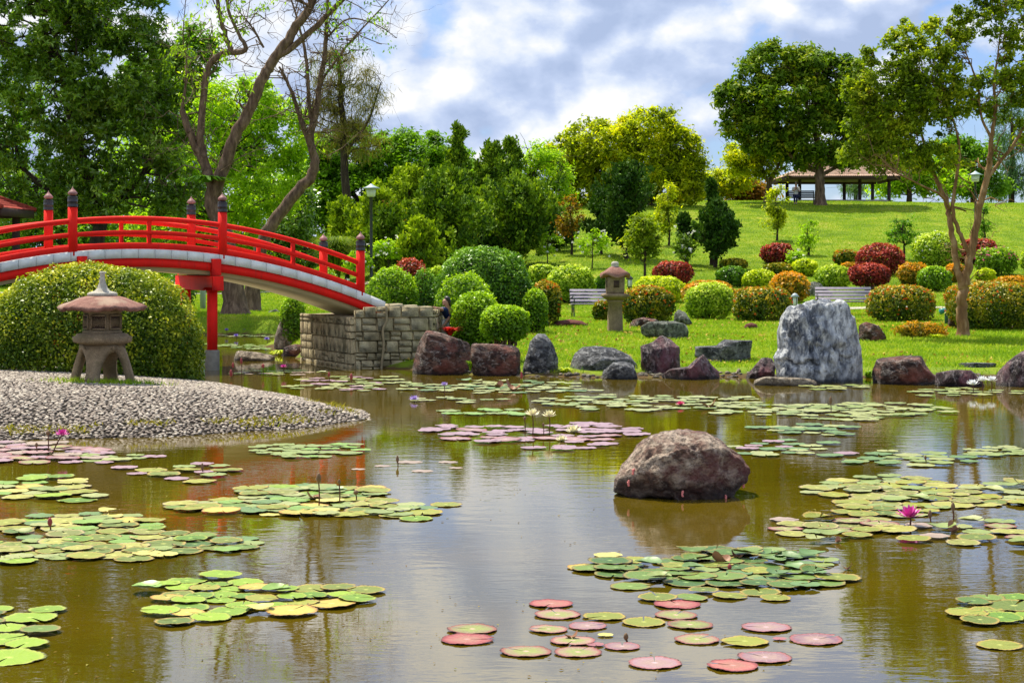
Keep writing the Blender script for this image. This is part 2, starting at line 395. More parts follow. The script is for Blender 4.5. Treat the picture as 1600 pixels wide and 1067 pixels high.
# ------------------------------------------------------------------ leaves
def leaf_quads(P, N, L, W, rng, jit=.7, axis=None, ajit=.5, fold=.18):
    n = len(P)
    N = norm(N + jit * rng.normal(size=(n, 3)))
    if axis is None: t = norm(np.cross(N, rng.normal(size=(n, 3))))
    else:
        t = norm(axis + ajit * rng.normal(size=(n, 3))); N = norm(N - t * (N * t).sum(1, keepdims=True))
    b = np.cross(N, t)
    l = (L * (.65 + .7 * rng.random(n)))[:, None]; w = (W * (.7 + .6 * rng.random(n)))[:, None]
    base = P if axis is not None else P - t * l * .5
    V = np.empty((n, 4, 3))
    V[:, 0] = base; V[:, 2] = base + t * l - N * l * .12
    mid = base + t * l * .45
    V[:, 1] = mid + b * w * .5 + N * w * fold; V[:, 3] = mid - b * w * .5 + N * w * fold
    return V.reshape(-1, 3), np.arange(4 * n).reshape(n, 4)
def clump_leaves(C, rad, per, L, W, rng, up=.6, jit=.6, mode='blade', flat=.75):
    """leaves packed in clumps round the centres C"""
    m = len(C); n = m * per; ci = np.repeat(np.arange(m), per)
    d = norm(rng.normal(size=(n, 3)))
    r = (np.asarray(rad)[ci] if not np.isscalar(rad) else rad)
    rr = rng.random(n) ** .45 * r * (1 + .3 * rng.normal(size=n)).clip(.4, 1.6)
    P = C[ci] + d * rr[:, None] * np.array([1, 1, flat])
    N = d * .6 + np.array([0, 0, up])
    ax = None
    if mode == 'out': ax = d * .8 + np.array([0, 0, .15])
    if mode == 'up': ax = d * .55 + np.array([0, 0, .75])
    if mode == 'droop': ax = d * .35 + np.array([0, 0, -.8])
    if mode == 'rosette':      # leaves in whorls at twig tips
        k = 8; sel = rng.permutation(n)[:n // k]; tips = P[sel]; td = d[sel]
        P = np.repeat(tips, k, 0); dd = np.repeat(td, k, 0); n = len(P)
        ci = np.repeat(ci[sel], k); rr = np.repeat(rr[sel], k)
        ax = norm(dd * .5 + rng.normal(size=(n, 3)) * .8 + np.array([0, 0, .15])); N = dd + np.array([0, 0, up])
        V, f = leaf_quads(P, N, L, W, rng, .3, ax, .1)
    else: V, f = leaf_quads(P, N, L, W, rng, jit, ax)
    cr = rng.random(m)
    r = (np.asarray(rad)[ci] if not np.isscalar(rad) else rad)
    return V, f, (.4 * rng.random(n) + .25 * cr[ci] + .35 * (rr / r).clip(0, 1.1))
def branch(mb, a, b, r0, r1, rng, wob=.12, n=6, sides=5, sag=0.0):
    a = np.array(a, float); b = np.array(b, float); L = np.linalg.norm(b - a); t = np.linspace(0, 1, n)[:, None]
    P = a + (b - a) * t
    P[1:-1] += rng.normal(size=(n - 2, 3)) * L * wob * .35
    P += np.sin(t * PI) * np.array([0, 0, 1]) * L * sag
    mb.tube(P, np.linspace(r0, r1, n), sides, cap=False)
    return P
def wigg(pts, n=5):
    """subdivide a polyline smoothly (catmull-rom)"""
    P = np.array(pts, float); P2 = np.vstack([2 * P[0] - P[1], P, 2 * P[-1] - P[-2]]); o = []
    for i in range(1, len(P2) - 2):
        for k in range(n):
            t = k / n; p0, p1, p2, p3 = P2[i - 1], P2[i], P2[i + 1], P2[i + 2]
            o.append(.5 * (2 * p1 + (p2 - p0) * t + (2 * p0 - 5 * p1 + 4 * p2 - p3) * t * t + (3 * p1 - p0 - 3 * p2 + p3) * t ** 3))
    o.append(P[-1]); return np.array(o)

def tree(name, label, D, trunks, blobs, fm, bm, seed, group=None, clumps=120, cr=.5, per=120, L=.16, W=.08, depth=.75, limbs=60,
         mode='blade', twigs=0, lr=.05, shell=.35, up=.6, cat='tree', flat=.75, ybase=None, drop=0.0, twigmat=None, twl=.9):
    """trunks: polylines of (px, py, radius m[, depth offset]); the first starts at the root.  blobs: (px, py, rx, ry) in photo pixels at distance D."""
    rng = np.random.default_rng(seed)
    px0, py0 = trunks[0][0][:2]
    x0 = (px0 - 800) * D / F; z0 = gz(x0, D) - .08
    root = thing(name, label, cat, (x0, D, z0), group)
    tb = MB(); nodes = []
    for ti, tp in enumerate(trunks):
        Q = []
        for i, q in enumerate(tp):
            p = at(q[0], q[1], D); dd = q[3] if len(q) > 3 else 0
            if ti == 0 and i == 0: p[2] = z0
            p[0] *= (D + dd) / D; p[2] = H + (p[2] - H) * (D + dd) / D; p[1] += dd
            Q.append([*p, q[2]])
        Q = wigg(Q, 5)
        rr = Q[:, 3].clip(.004)
        if len(Q) > 8: Q[2:-1, :3] += rng.normal(size=(len(Q) - 3, 3)) * np.minimum(rr[2:-1, None] * .16, .02)
        if ti == 0: rr = rr.copy(); rr[0] *= 1.35; rr[1] *= 1.12
        tb.tube(Q[:, :3], rr, 12 if rr.max() > .08 else 6, cap=False)
        nodes += [(Q[k, :3], rr[k]) for k in range(2 if ti == 0 else 0, len(Q))]
    NP = np.array([n_[0] for n_ in nodes]); NR = np.array([n_[1] for n_ in nodes])
    area = np.array([b[2] * b[3] for b in blobs], float); cnt = np.maximum(2, (clumps * area / area.sum()).astype(int))
    C = []
    for b, k in zip(blobs, cnt):
        d = norm(rng.normal(size=(k, 3))); r = (shell + (1 - shell) * rng.random(k)) ** .5
        s_ = D / F; dp = depth * b[2] * s_
        c0 = at(b[0], b[1], D); dd = b[4] if len(b) > 4 else 0
        c0 = np.array([c0[0] * (D + dd) / D, D + dd, H + (c0[2] - H) * (D + dd) / D])
        C.append(c0 + d * r[:, None] * np.array([b[2] * s_, dp, b[3] * s_]))
    C = np.concatenate(C)
    if drop: C = C[rng.random(len(C)) > drop]
    # limbs from the nearest lower trunk node to clump centres
    idx = rng.permutation(len(C))[:limbs]
    for i in idx:
        dv = NP - C[i]; dist = np.linalg.norm(dv, axis=1) + np.where(dv[:, 2] > -.1, 2.5, 0)
        k = int(np.argmin(dist)); r0 = min(NR[k] * .7, lr)
        Pb = branch(tb, NP[k], C[i], r0, r0 * .25, rng, .25, 7, 5, .06)
        for q in range(2):
            a = Pb[rng.integers(2, 6)]; branch(tb, a, a + rng.normal(size=3) * cr * 1.3 + np.array([0, 0, .2 * cr]), r0 * .4, r0 * .12, rng, .3, 4, 4)
    if twigs:
        tw = tb if twigmat is None else MB()
        for i in range(twigs):
            k = rng.integers(len(NP) // 4, len(NP)); a = NP[k]; dirn = norm(rng.normal(size=3) * np.array([1, .6, .7]) + np.array([0, 0, .45]))
            Lb = twl * (.5 + rng.random()); r0 = min(NR[k] * .5, .022)
            Pb = branch(tw, a, a + dirn * Lb, r0, r0 * .3, rng, .35, 6, 4, .05)
            for q in range(3):
                s = Pb[rng.integers(2, 6)]; branch(tw, s, s + norm(dirn + rng.normal(size=3) * .8) * Lb * .45, r0 * .45, r0 * .15, rng, .3, 4, 3)
    tb.mk('trunk', bm, root, smooth_=True)
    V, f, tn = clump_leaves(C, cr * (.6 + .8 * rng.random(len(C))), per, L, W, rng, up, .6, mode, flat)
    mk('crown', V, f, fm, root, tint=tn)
    return root

def conifer(name, label, px, top, base, w, D, fm, seed, group=None, per=70, L=.16, W=.05, arms=60, lean=0, trunk=True, spires=None, low=.12, dens=1.0):
    """upright tufted juniper: px centre, top/base rows, width in photo pixels"""
    rng = np.random.default_rng(seed); s = D / F
    x0 = (px - 800) * s; z0 = gz(x0, D) - .05; ztop = H - (top - YH) * s; hgt = ztop - z0; R = w * s / 2
    root = thing(name, label, 'tree', (x0, D, z0), group)
    tb = MB(); ax = np.array([[x0 + lean * s * t + .08 * R * math.sin(5 * t + seed), D + .05 * R * math.cos(4 * t), z0 + hgt * .97 * t] for t in np.linspace(0, 1, 9)])
    tb.tube(ax, np.linspace(.035 * hgt ** .7 + .03, .012, 9), 8, cap=False)
    C = []; rads = []
    for a in range(int(arms * dens * 1.3)):
        t = low + (1 - low) * (rng.random() ** .85) * .97; p = np.array([np.interp(t, np.linspace(0, 1, 9), ax[:, k]) for k in range(3)])
        env = R * min(1, (t - low) * 7 + .45) * (1 - t) ** .85 * 1.35 * (.35 + .9 * rng.random() ** 1.5) + .04 * R
        th = rng.random() * 2 * PI; o = np.array([math.cos(th), math.sin(th), 0])
        e = p + o * env + np.array([0, 0, env * (.45 + .8 * rng.random())])
        tb.tube(np.array([p, (p + e) / 2 + o * env * .12 - np.array([0, 0, env * .06]), e]), [.02 + .01 * R, .014, .006], 4, cap=False)
        for k in range(7):
            u = .25 + 1.0 * k / 6; C.append(p + (e - p) * u + rng.normal(size=3) * .09 * R); rads.append((.05 + .055 * rng.random()) * R * (1.25 - .4 * u) + .06)
    C = np.array(C)
    tb.mk('trunk', G['barkdark'], root, smooth_=True)
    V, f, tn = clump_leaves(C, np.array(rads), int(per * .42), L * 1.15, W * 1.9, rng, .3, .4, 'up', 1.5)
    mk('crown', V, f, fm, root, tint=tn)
    return root

def bush(name, label, px, top, base, w, fm, seed, D=None, group=None, n=5600, L=.092, W=.056, depth=.85, blossom=None, nb=160, bs=.05, stems=False,
         rough=.085, p=2.3, cat='shrub', topbias=False, shell=.22, clear=.0):
    rng = np.random.default_rng(seed)
    if D is None: D = on_ground(px, base)
    s = D / F; a = w * s / 2; b = a * depth; h = (base - top) * s
    D2 = D + b * .55; k = D2 / D; a *= k; b *= k; h *= k
    x0 = (px - 800) * D2 / F; z0 = H - (base - YH) * D / F
    z0 = gz(x0, D2) - .03; ztop = H - (top - YH) * D2 / F; h = max(.15, ztop - z0)
    root = thing(name, label, cat, (x0, D2, z0), group)
    zc = z0 + h * (.5 if not clear else .5 + clear / 2); c = h - (zc - z0)
    def surf(m, lo=-.85):
        d = norm(rng.normal(size=(m * 2, 3))); d = d[d[:, 2] > lo][:m]
        q = (np.abs(d) ** p).sum(1) ** (-1 / p)
        return d, q
    n = int(n * max(.4, min(8, (w * (base - top)) / 5200.)))
    d, q = surf(n)
    lump = 1 + rough * 1.6 * fbm(d * 2.6 + seed * 3.1, seed, 3) + rough * .8 * vnoise(d * 8., seed)
    uo = np.where(rng.random(len(d)) < .75, rng.random(len(d)) ** 1.4, 1 + 1.6 * rng.random(len(d)))
    r = q * lump * (1 - shell * uo)
    P = np.array([x0, D2, zc]) + d * r[:, None] * np.array([a, b, c])
    P[:, 2] = np.maximum(P[:, 2], z0 + .03 * h + clear * h * rng.random(len(P)) * .5)
    sc_ = max(.8, min(3, (D2 / 55) ** .8))
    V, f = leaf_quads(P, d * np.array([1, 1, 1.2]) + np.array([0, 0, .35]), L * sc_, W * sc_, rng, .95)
    tn = .32 * rng.random(len(P)) + .68 * (1 - uo.clip(0, 1)) * (.35 + .65 * smooth(-.2, .75, d[:, 2] + .25 * rng.normal(size=len(P))))  # outer, upward leaves tinted lighter: new growth plus sunlit tops put into the colour
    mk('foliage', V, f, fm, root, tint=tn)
    tb = MB()
    ns = 22 if stems else 9
    for i in range(ns):
        th = rng.random() * 2 * PI; rr = rng.random() ** .5
        st = np.array([x0 + .22 * a * math.cos(th) * rr, D2 + .22 * b * math.sin(th) * rr, z0])
        e = np.array([x0 + .8 * a * math.cos(th) * rr, D2 + .8 * b * math.sin(th) * rr, zc + c * .35 * rng.random()])
        branch(tb, st, e, .016 * (1 + h), .006, rng, .2, 5, 4, 0)
    tb.mk('stems', G['barkdark'] if not stems else G['bark'], root)
    if blossom is not None:
        d, q = surf(int(nb * .8), -.55); keep = rng.random(len(d)) < .25 + .75 * smooth(-.1, .7, d[:, 2]); d = d[keep]; q = q[keep]; lump = 1 + rough * 1.6 * fbm(d * 2.6 + seed * 3.1, seed, 3)
        C = np.array([x0, D2, zc]) + d * (q * lump * 1.0)[:, None] * np.array([a, b, c])
        V, f, tn = clump_leaves(C, bs * .8 * sc_, 10, bs * .7 * sc_, bs * .5 * sc_, rng, .3, .8)
        mk('blossoms', V, f, blossom, root, tint=tn)
    return root

def spray(name, label, px, base, D, fm, seed, h, w, n=60, L=.25, W=.02, cat='plant', group=None, droop=.5, per=1, mat2=None):
    """tuft of arching blades"""
    rng = np.random.default_rng(seed); x0 = (px - 800) * D / F; z0 = gz(x0, D) - .02
    if base is not None: z0 = H - (base - YH) * D / F
    mb = MB(); q = []
    V = []; fa = []; tn = []
    for i in range(n):
        th = rng.random() * 2 * PI; r = rng.random(); o = np.array([math.cos(th), math.sin(th), 0]); hh = h * (.6 + .5 * rng.random())
        t = np.linspace(0, 1, 5)[:, None]
        P = np.array([x0, D, z0]) + o * .1 * w * r + o * w * (.3 + r * .7) * t ** 1.6 + np.array([0, 0, 1]) * (hh * (t - droop * t ** 2.6))
        sd = np.cross(o, [0, 0, 1]); ww = np.array([.6, 1, .9, .6, .08])[:, None] * W
        k = len(V) * 10; V.append(np.concatenate([P + sd * ww, P - sd * ww]))
        fa += [[k + j, k + j + 1, k + j + 6, k + j + 5] for j in range(4)]; tn += [rng.random()] * 4
    o = mk(name, np.concatenate(V), np.array(fa), fm, None, (x0, D, z0), tint=tn)
    return tag(o, label, cat, group)

# ------------------------------------------------------------------ rocks
def ico(sub):
    import bmesh
    bm = bmesh.new(); bmesh.ops.create_icosphere(bm, subdivisions=sub, radius=1)
    V = np.array([v.co[:] for v in bm.verts]); f = np.array([[v.index for v in t.verts] for t in bm.faces]); bm.free(); return V, f
ICO5 = ico(6); ICO4 = ico(5); ICO1 = ico(2)
def rock(label, outline, D, mat, seed, depth=.8, bury=.25, facets=9, disp=.045, p=2.6, big=False, name='rock', cat='rock', group=None, crack=.03):
    """outline: photo pixel silhouette, turned into a solid of its own thickness at distance D"""
    rng = np.random.default_rng(seed); O = np.array(outline, float)
    cx, cy = (O[:, 0].min() + O[:, 0].max()) / 2, (O[:, 1].min() + O[:, 1].max()) / 2 + .1 * (O[:, 1].max() - O[:, 1].min())
    w = (O[:, 0].max() - O[:, 0].min()) * D / F
    V, f = ICO5 if big else ICO4
    Dc = D + w * depth * .5 * .75
    Dn = D + w * depth * .12
    Q = (O - [cx, cy]) * [1, -1] * Dn / F
    ang = np.arctan2(V[:, 2], V[:, 0]); rad = np.zeros(len(V)); dx, dz = np.cos(ang), np.sin(ang)
    for i in range(len(Q)):
        a = Q[i]; b = Q[(i + 1) % len(Q)]; e = b - a
        den = dx * e[1] - dz * e[0]; den = np.where(abs(den) < 1e-12, 1e-12, den)
        t = (a[0] * e[1] - a[1] * e[0]) / den; u = (a[0] * dz - a[1] * dx) / den
        ok = (t > 0) & (u >= -1e-6) & (u <= 1 + 1e-6); rad = np.where(ok & (t > rad), t, rad)
    c = np.hypot(V[:, 0], V[:, 2]); s = (c ** p + abs(V[:, 1]) ** p) ** (-1 / p)
    hd = w * depth * .5
    P = np.stack([dx * rad * c * s, V[:, 1] * s * hd, dz * rad * c * s], 1)
    sz = min(w, (O[:, 1].max() - O[:, 1].min()) * D / F)
    facets = facets * 2 if facets else 0
    for k in range(facets):
        nn = norm(np.array([rng.normal() * .8, -abs(rng.normal()) - .25 if k % 3 else rng.normal(), rng.normal() * .6 + .15]))
        m = (P @ nn); lim = m.max() * (.72 + .22 * rng.random())
        ov = np.maximum(m - lim, 0); P -= nn * ov[:, None] * .88
    nrm = norm(P / np.array([w / 2, hd, sz / 2]))
    fr = 2.2 / sz
    bl = .45 - abs(fbm(P * fr * .9 + seed * 2.7, seed + 11, 5, .5)) * 2.2; P += nrm * (bl * disp * .9 * sz)[:, None] * (.5 + .5 * abs(nrm[:, 1:2]))
    dn = fbm(P * fr + seed, seed, 5, .55); rg = 1 - abs(fbm(P * fr * 1.3 + 40 + seed, seed + 7, 4, .55)) * 2
    fine = fbm(P * fr * 4 + seed, seed + 3, 4, .6) * disp * .28 * sz
    P += nrm * (fine * .5)[:, None]
    P += nrm * (dn * disp * 1.6 * sz * .5 - (rg.clip(.6, 1) - .6) * crack * 4 * sz * .5)[:, None] * (.45 + .55 * abs(nrm[:, 1:2]))
    P = P + np.array([(cx - 800) * Dn / F, Dc, H - (cy - YH) * Dn / F])
    lowz = H - (O[:, 1].max() - YH) * Dn / F
    P[:, 2] = np.where(P[:, 2] < lowz + .12 * sz, P[:, 2] - bury * ((lowz + .12 * sz - P[:, 2]) / (.12 * sz)).clip(0, 1), P[:, 2])
    o = mk(name, P, f, mat, None, (P[:, 0].mean(), Dc, max(0, lowz)), smooth_=True)
    return tag(o, label, cat, group)
# ------------------------------------------------------------------ camera, light, sky
cam = bpy.data.cameras.new('camera'); co = bpy.data.objects.new('camera', cam); COL.objects.link(co)
co.location = (0, 0, H); co.rotation_euler = (PI / 2, 0, 0)
cam.sensor_width = 36; cam.lens = 36 * F / 1600; cam.shift_y = -(533.5 - YH) / 1600
cam.clip_start = .1; cam.clip_end = 3000; sc.camera = co
SUN = norm(np.array([-.26, .38, .89]))
sl = bpy.data.lights.new('sun', 'SUN'); so = bpy.data.objects.new('sun', sl); COL.objects.link(so)
sl.energy = 5.0; sl.angle = math.radians(.53); sl.color = (1, .93, .76)
so.rotation_euler = Vector(SUN.tolist()).to_track_quat('Z', 'Y').to_euler()
elev = math.asin(SUN[2]); azi = math.atan2(SUN[0], SUN[1])
w = bpy.data.worlds.new('World'); sc.world = w; w.use_nodes = True; w.cycles.sampling_method = 'MANUAL'; w.cycles.sample_map_resolution = 256
t = NT('', w.node_tree)
sky = t.n('ShaderNodeTexSky', sky_type='NISHITA', sun_disc=False, sun_elevation=elev, sun_rotation=azi, air_density=1., dust_density=.6, ozone_density=2.)
g = t.n('ShaderNodeTexCoord').outputs['Generated']
v = t.scale(g, (1, 1, 1.5))
def dens(vec):
    big = t.noise(vec, 4.2, 3, .5, .2); puff = t.n('ShaderNodeTexVoronoi', feature='F1', I_Vector=t.n('ShaderNodeVectorMath', operation='ADD', i0=vec, i1=t.n('ShaderNodeVectorMath', operation='SCALE', i0=t.n('ShaderNodeTexNoise', I_Vector=vec, I_Scale=14., I_Detail=6.).outputs[1], I_Scale=.05).outputs[0]).outputs[0], I_Scale=12., I_Detail=2., I_Roughness=.5).outputs[0]
    a = t.noise(vec, 11., 8, .6)
    return t.math('ADD', t.math('ADD', t.math('MULTIPLY', big, 1.0), t.math('MULTIPLY', t.math('SUBTRACT', a, .5), .35)), t.math('MULTIPLY', t.math('SUBTRACT', .45, puff), .26))
va = t.n('ShaderNodeVectorMath', operation='ADD', i0=v, i1=(.37, .12, .46)).outputs[0]
d0 = dens(va)
d1 = dens(t.n('ShaderNodeVectorMath', operation='ADD', i0=va, i1=(-.008, 0., .020)).outputs[0])
sx = t.n('ShaderNodeSeparateXYZ'); t.set(sx, 0, g)
bias = t.math('MULTIPLY', t.math('ADD', t.math('ABSOLUTE', sx.outputs[2]), t.math('MULTIPLY', sx.outputs[0], .30)), -.30)
dc = t.math('ADD', d0, bias)
cov = t.ramp(dc, [(.265, (.2, .2, .2)), (.325, (1, 1, 1))])
lit = t.math('ADD', t.math('ADD', .52, t.math('MULTIPLY', t.math('SUBTRACT', d0, d1), 5.5)), t.math('MULTIPLY', t.math('SUBTRACT', .42, dc), 1.1), clamp=True)
ccol = t.ramp(lit, [(.15, (3.7, 4.6, 6.6)), (.45, (4.7, 5.6, 7.6)), (.68, (6.3, 7.0, 8.3)), (.92, (8.3, 8.4, 8.7))])
blue = t.mix(1., sky.outputs[0], (.70, .86, 1.22), 'MULTIPLY')
col = t.mix(cov, blue, ccol)
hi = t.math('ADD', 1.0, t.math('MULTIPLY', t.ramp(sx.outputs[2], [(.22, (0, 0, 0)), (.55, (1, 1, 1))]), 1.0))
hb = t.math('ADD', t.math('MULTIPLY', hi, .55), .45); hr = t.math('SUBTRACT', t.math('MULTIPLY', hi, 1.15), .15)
col = t.mix(1., col, t.n('ShaderNodeCombineXYZ', i0=hr, i1=hi, i2=hb).outputs[0], 'MULTIPLY')   # unseen overhead sky brightened and warmed, added fill for shaded fronts
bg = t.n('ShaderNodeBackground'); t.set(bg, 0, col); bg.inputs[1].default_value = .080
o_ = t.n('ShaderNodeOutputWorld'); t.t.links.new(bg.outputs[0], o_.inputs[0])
sc.view_settings.view_transform = 'Standard'; sc.view_settings.look = 'None'; sc.view_settings.exposure = .60; sc.view_settings.gamma = 1
sc.cycles.max_bounces = 7; sc.cycles.diffuse_bounces = 3; sc.cycles.glossy_bounces = 3; sc.cycles.transmission_bounces = 4
sc.cycles.sample_clamp_indirect = 6; sc.cycles.use_denoising = True

# ------------------------------------------------------------------ ground, water, island
def axis(segs):
    o = []
    for a, b, n in segs: o += list(np.linspace(a, b, n, endpoint=False))
    return np.array(o + [segs[-1][1]])
X = axis([(-900, -120, 12), (-120, -40, 30), (-40, -12, 70), (-12, 14, 190), (14, 40, 60), (40, 120, 26), (120, 900, 12)])
Y = axis([(-60, 2, 8), (2, 20, 20), (20, 33, 40), (33, 46, 130), (46, 70, 120), (70, 130, 110), (130, 300, 24), (300, 1500, 12)])
XX, YY = np.meshgrid(X, Y); Z = ground(XX.ravel(), YY.ravel())
Z = Z + .015 * fbm(np.stack([XX.ravel() * 1.3, YY.ravel() * 1.3, Z * 0], 1), 3, 3) * (Z > .1)
V = np.stack([XX.ravel(), YY.ravel(), Z], 1); nx, ny = len(X), len(Y)
ii = (np.arange(ny - 1)[:, None] * nx + np.arange(nx - 1)[None]).ravel()
tag(mk('ground', V, np.stack([ii, ii + 1, ii + nx + 1, ii + nx], 1), G['ground'], smooth_=True), kind='structure')
V = np.array([[-30, -2, 0], [40, -2, 0], [40, 58, 0], [-30, 58, 0]], float)
tag(mk('pond_water', V, np.array([[0, 1, 2, 3]]), G['water']), kind='structure')
gx = np.linspace(-18.5, -1.2, 150); gy = np.linspace(20, 36.6, 150); GX, GY = np.meshgrid(gx, gy); IZ = isle(GX.ravel(), GY.ravel())
V = np.stack([GX.ravel(), GY.ravel(), IZ], 1); ii = (np.arange(149)[:, None] * 150 + np.arange(149)[None]).ravel()
tag(mk('gravel_island', V, np.stack([ii, ii + 1, ii + 151, ii + 150], 1), G['gravelbed'], smooth_=True), kind='structure')
# pebbles
rng = np.random.default_rng(5)
def pebbles():
    px = []; sp = .062
    for y in np.arange(21.2, 31.5, sp * .78):
        sp2 = sp * (1 if y < 26 else 1.12)
        x = np.arange(-10.5, -1.7, sp2); x = x + rng.normal(size=len(x)) * sp * .3; px.append(np.stack([x, y + rng.normal(size=len(x)) * sp * .28], 1))
    P = np.concatenate(px); z = isle(P[:, 0], P[:, 1]); vis = (P[:, 0] / P[:, 1] * F + 800 > -40)
    k = (z > -.03) & vis; P = P[k]; z = z[k]; n = len(P)
    iv, fi = ICO1; m = len(iv)
    s = np.stack([.019 + .017 * rng.random(n) ** 1.8 + .014 * (rng.random(n) > .95), .016 + .010 * rng.random(n), .009 + .010 * rng.random(n)], 1)
    th = rng.normal(size=n) * .6; c, si = np.cos(th), np.sin(th)
    B = iv[None] * s[:, None, :] * (1 + .12 * rng.normal(size=(n, m, 1)) * 0.6)
    tl = rng.normal(size=n) * .35
    y2 = B[:, :, 1] * np.cos(tl)[:, None] - B[:, :, 2] * np.sin(tl)[:, None]; z2 = B[:, :, 1] * np.sin(tl)[:, None] + B[:, :, 2] * np.cos(tl)[:, None]
    x2 = B[:, :, 0] * c[:, None] - y2 * si[:, None]; y3 = B[:, :, 0] * si[:, None] + y2 * c[:, None]
    V = np.stack([x2 + P[:, 0:1], y3 + P[:, 1:2], z2 + (z + .012)[:, None]], 2).reshape(-1, 3)
    f = (fi[None] + (np.arange(n) * m)[:, None, None]).reshape(-1, 3)
    tn = np.repeat(rng.random(n), len(fi))
    tag(mk('pebbles', V, f, G['pebble'], smooth_=True, tint=tn), 'pale and grey rounded pebbles paving the island mound', kind='stuff')
pebbles()
def blades(name, label, P, hgt, wid, mat, rng, lean=.5):
    n = len(P); a = rng.random(n) * 2 * PI; d = np.stack([np.cos(a), np.sin(a), 0 * a], 1)
    h = hgt * (.5 + rng.random(n)); ln = rng.normal(size=(n, 3)) * lean * h[:, None]; ln[:, 2] = 0
    V = np.empty((n, 3, 3)); V[:, 0] = P - d * wid / 2; V[:, 1] = P + d * wid / 2; V[:, 2] = P + ln + np.stack([0 * h, 0 * h, h], 1)
    tag(mk(name, V.reshape(-1, 3), np.arange(3 * n).reshape(n, 3), mat, tint=rng.random(n)), label, kind='stuff')
def scatter(n, y0, y1, pw=1.0):
    y = y0 + (y1 - y0) * rng.random(n) ** pw; x = (rng.random(n) * 1760 - 880) * y / F
    z = ground(x, y); k = z > .12
    return np.stack([x, y, z], 1)[k]
blades('lawn', 'short sunlit lawn grass between the pond rocks and shrubs', scatter(330000, 34, 62), .055, .022, G['lawn'], rng, .7)
blades('hill_grass', 'mown grass covering the slope below the pavilion', scatter(420000, 62, 118), .06, .03, G['lawn'], rng, .7)
# shore weeds along the island edge and the far bank
def shoreband(poly, sdf, n, lo, hi, box, land_):
    x = box[0] + (box[1] - box[0]) * rng.random(n); y = box[2] + (box[3] - box[2]) * rng.random(n)
    s = sdf(x, y); k = (s > lo) & (s < hi) & (fbm(np.stack([x * 2.2, y * 2.2, 0 * x], 1), 9, 2) > -.12); x, y = x[k], y[k]
    return np.stack([x, y, land_(x, y)], 1)
Pn = shoreband(ISLE, lambda x, y: sdpoly(x, y, ISLE), 34000, .14, .5, (-10, -1.5, 20.5, 27), isle)
blades('shore_weeds', 'low yellow green weeds creeping along the island shoreline', Pn, .06, .03, foliage('shore_weed_leaves', [(.07, .07, .015), (.15, .14, .02), (.24, .18, .04), (.15, .19, .02)], .3, .7, .1, 3), rng, .9)
Pn = shoreband(POND, lambda x, y: -sdpoly(x, y, POND), 60000, .3, 1.0, (-10, 14, 33, 56), ground)
blades('bank_grass', 'longer grass growing at the edge of the far bank', Pn, .09, .02, G['lawn'], rng, .5)
# paths draped on the terrain
def path(name, pts, wd):
    P = wigg([[*p, 0] for p in pts], 12)[:, :2]; T = norm(np.gradient(P, axis=0)); Nn = np.stack([-T[:, 1], T[:, 0]], 1)
    a = P + Nn * wd / 2; b = P - Nn * wd / 2; A = np.concatenate([a, b]); z = ground(A[:, 0], A[:, 1]) + .035; n = len(P); k = np.arange(n - 1)
    tag(mk(name, np.column_stack([A, z]), np.stack([k, k + 1, k + 1 + n, k + n], 1), G['path']), kind='structure')
path('garden_path', [(7, 60.2), (11, 60.6), (14, 61.5), (17, 61), (24, 63)], .9)
path('path', [(-24, 80), (-16, 78), (-11, 77.5), (-7, 79), (-2, 84)], 1.6)
# ------------------------------------------------------------------ bridge
BX = np.array([-.873, -.487]); BN = np.array([-.44, .898])       # along (to the left) and across (away)
BW = 2.4
def bz(s): return 1.576 + .368 * s - .03785 * s * s
def bp(s, w=0.0, dz=0.0):
    return np.array([-3.19 + BX[0] * s + BN[0] * w, 38 + BX[1] * s + BN[1] * w, bz(s) + dz])
S0, S1 = -.55, 10.27
bridge = thing('footbridge', 'arched red footbridge with white kerb and dark capped posts', 'bridge', bp(S0, 0, -1.2))
def sweep(mb, s0, s1, w0, w1, z0, z1, n=40):
    """bar of rectangular section following the arch"""
    S = np.linspace(s0, s1, n); V = np.concatenate([[bp(s, w0, z0), bp(s, w1, z0), bp(s, w1, z1), bp(s, w0, z1)] for s in S])
    q = []
    for i in range(n - 1):
        for k in range(4): q.append([4 * i + k, 4 * i + (k + 1) % 4, 4 * i + 4 + (k + 1) % 4, 4 * i + 4 + k])
    q += [[3, 2, 1, 0], [4 * n - 4, 4 * n - 3, 4 * n - 2, 4 * n - 1]]
    mb.add(V, np.array(q)); return mb
sweep(MB(), S0, S1, .12, BW - .12, -.30, -.17).mk('deck', [G['deck']], bridge)
sweep(MB(), S0 + .2, S1 - .2, .135, BW - .135, -.44, -.303).mk('soffit', G['cream'], bridge)
for w0 in (0., BW - .13):
    sweep(MB(), S0 + .1, S1 - .1, w0, w0 + .13, -.36, -.188).mk('edge_beam', G['red'], bridge)
    kb = MB(); n = 32; ed = np.linspace(S0, S1, n + 1)
    for i in range(n): sweep(kb, ed[i] + .006, ed[i + 1] - .006, w0 - .03, w0 + .16, -.185, -.005, 3)
    kb.mk('kerb', G['white'], bridge)
PS = (0, 3.08, 6.16, 9.24)
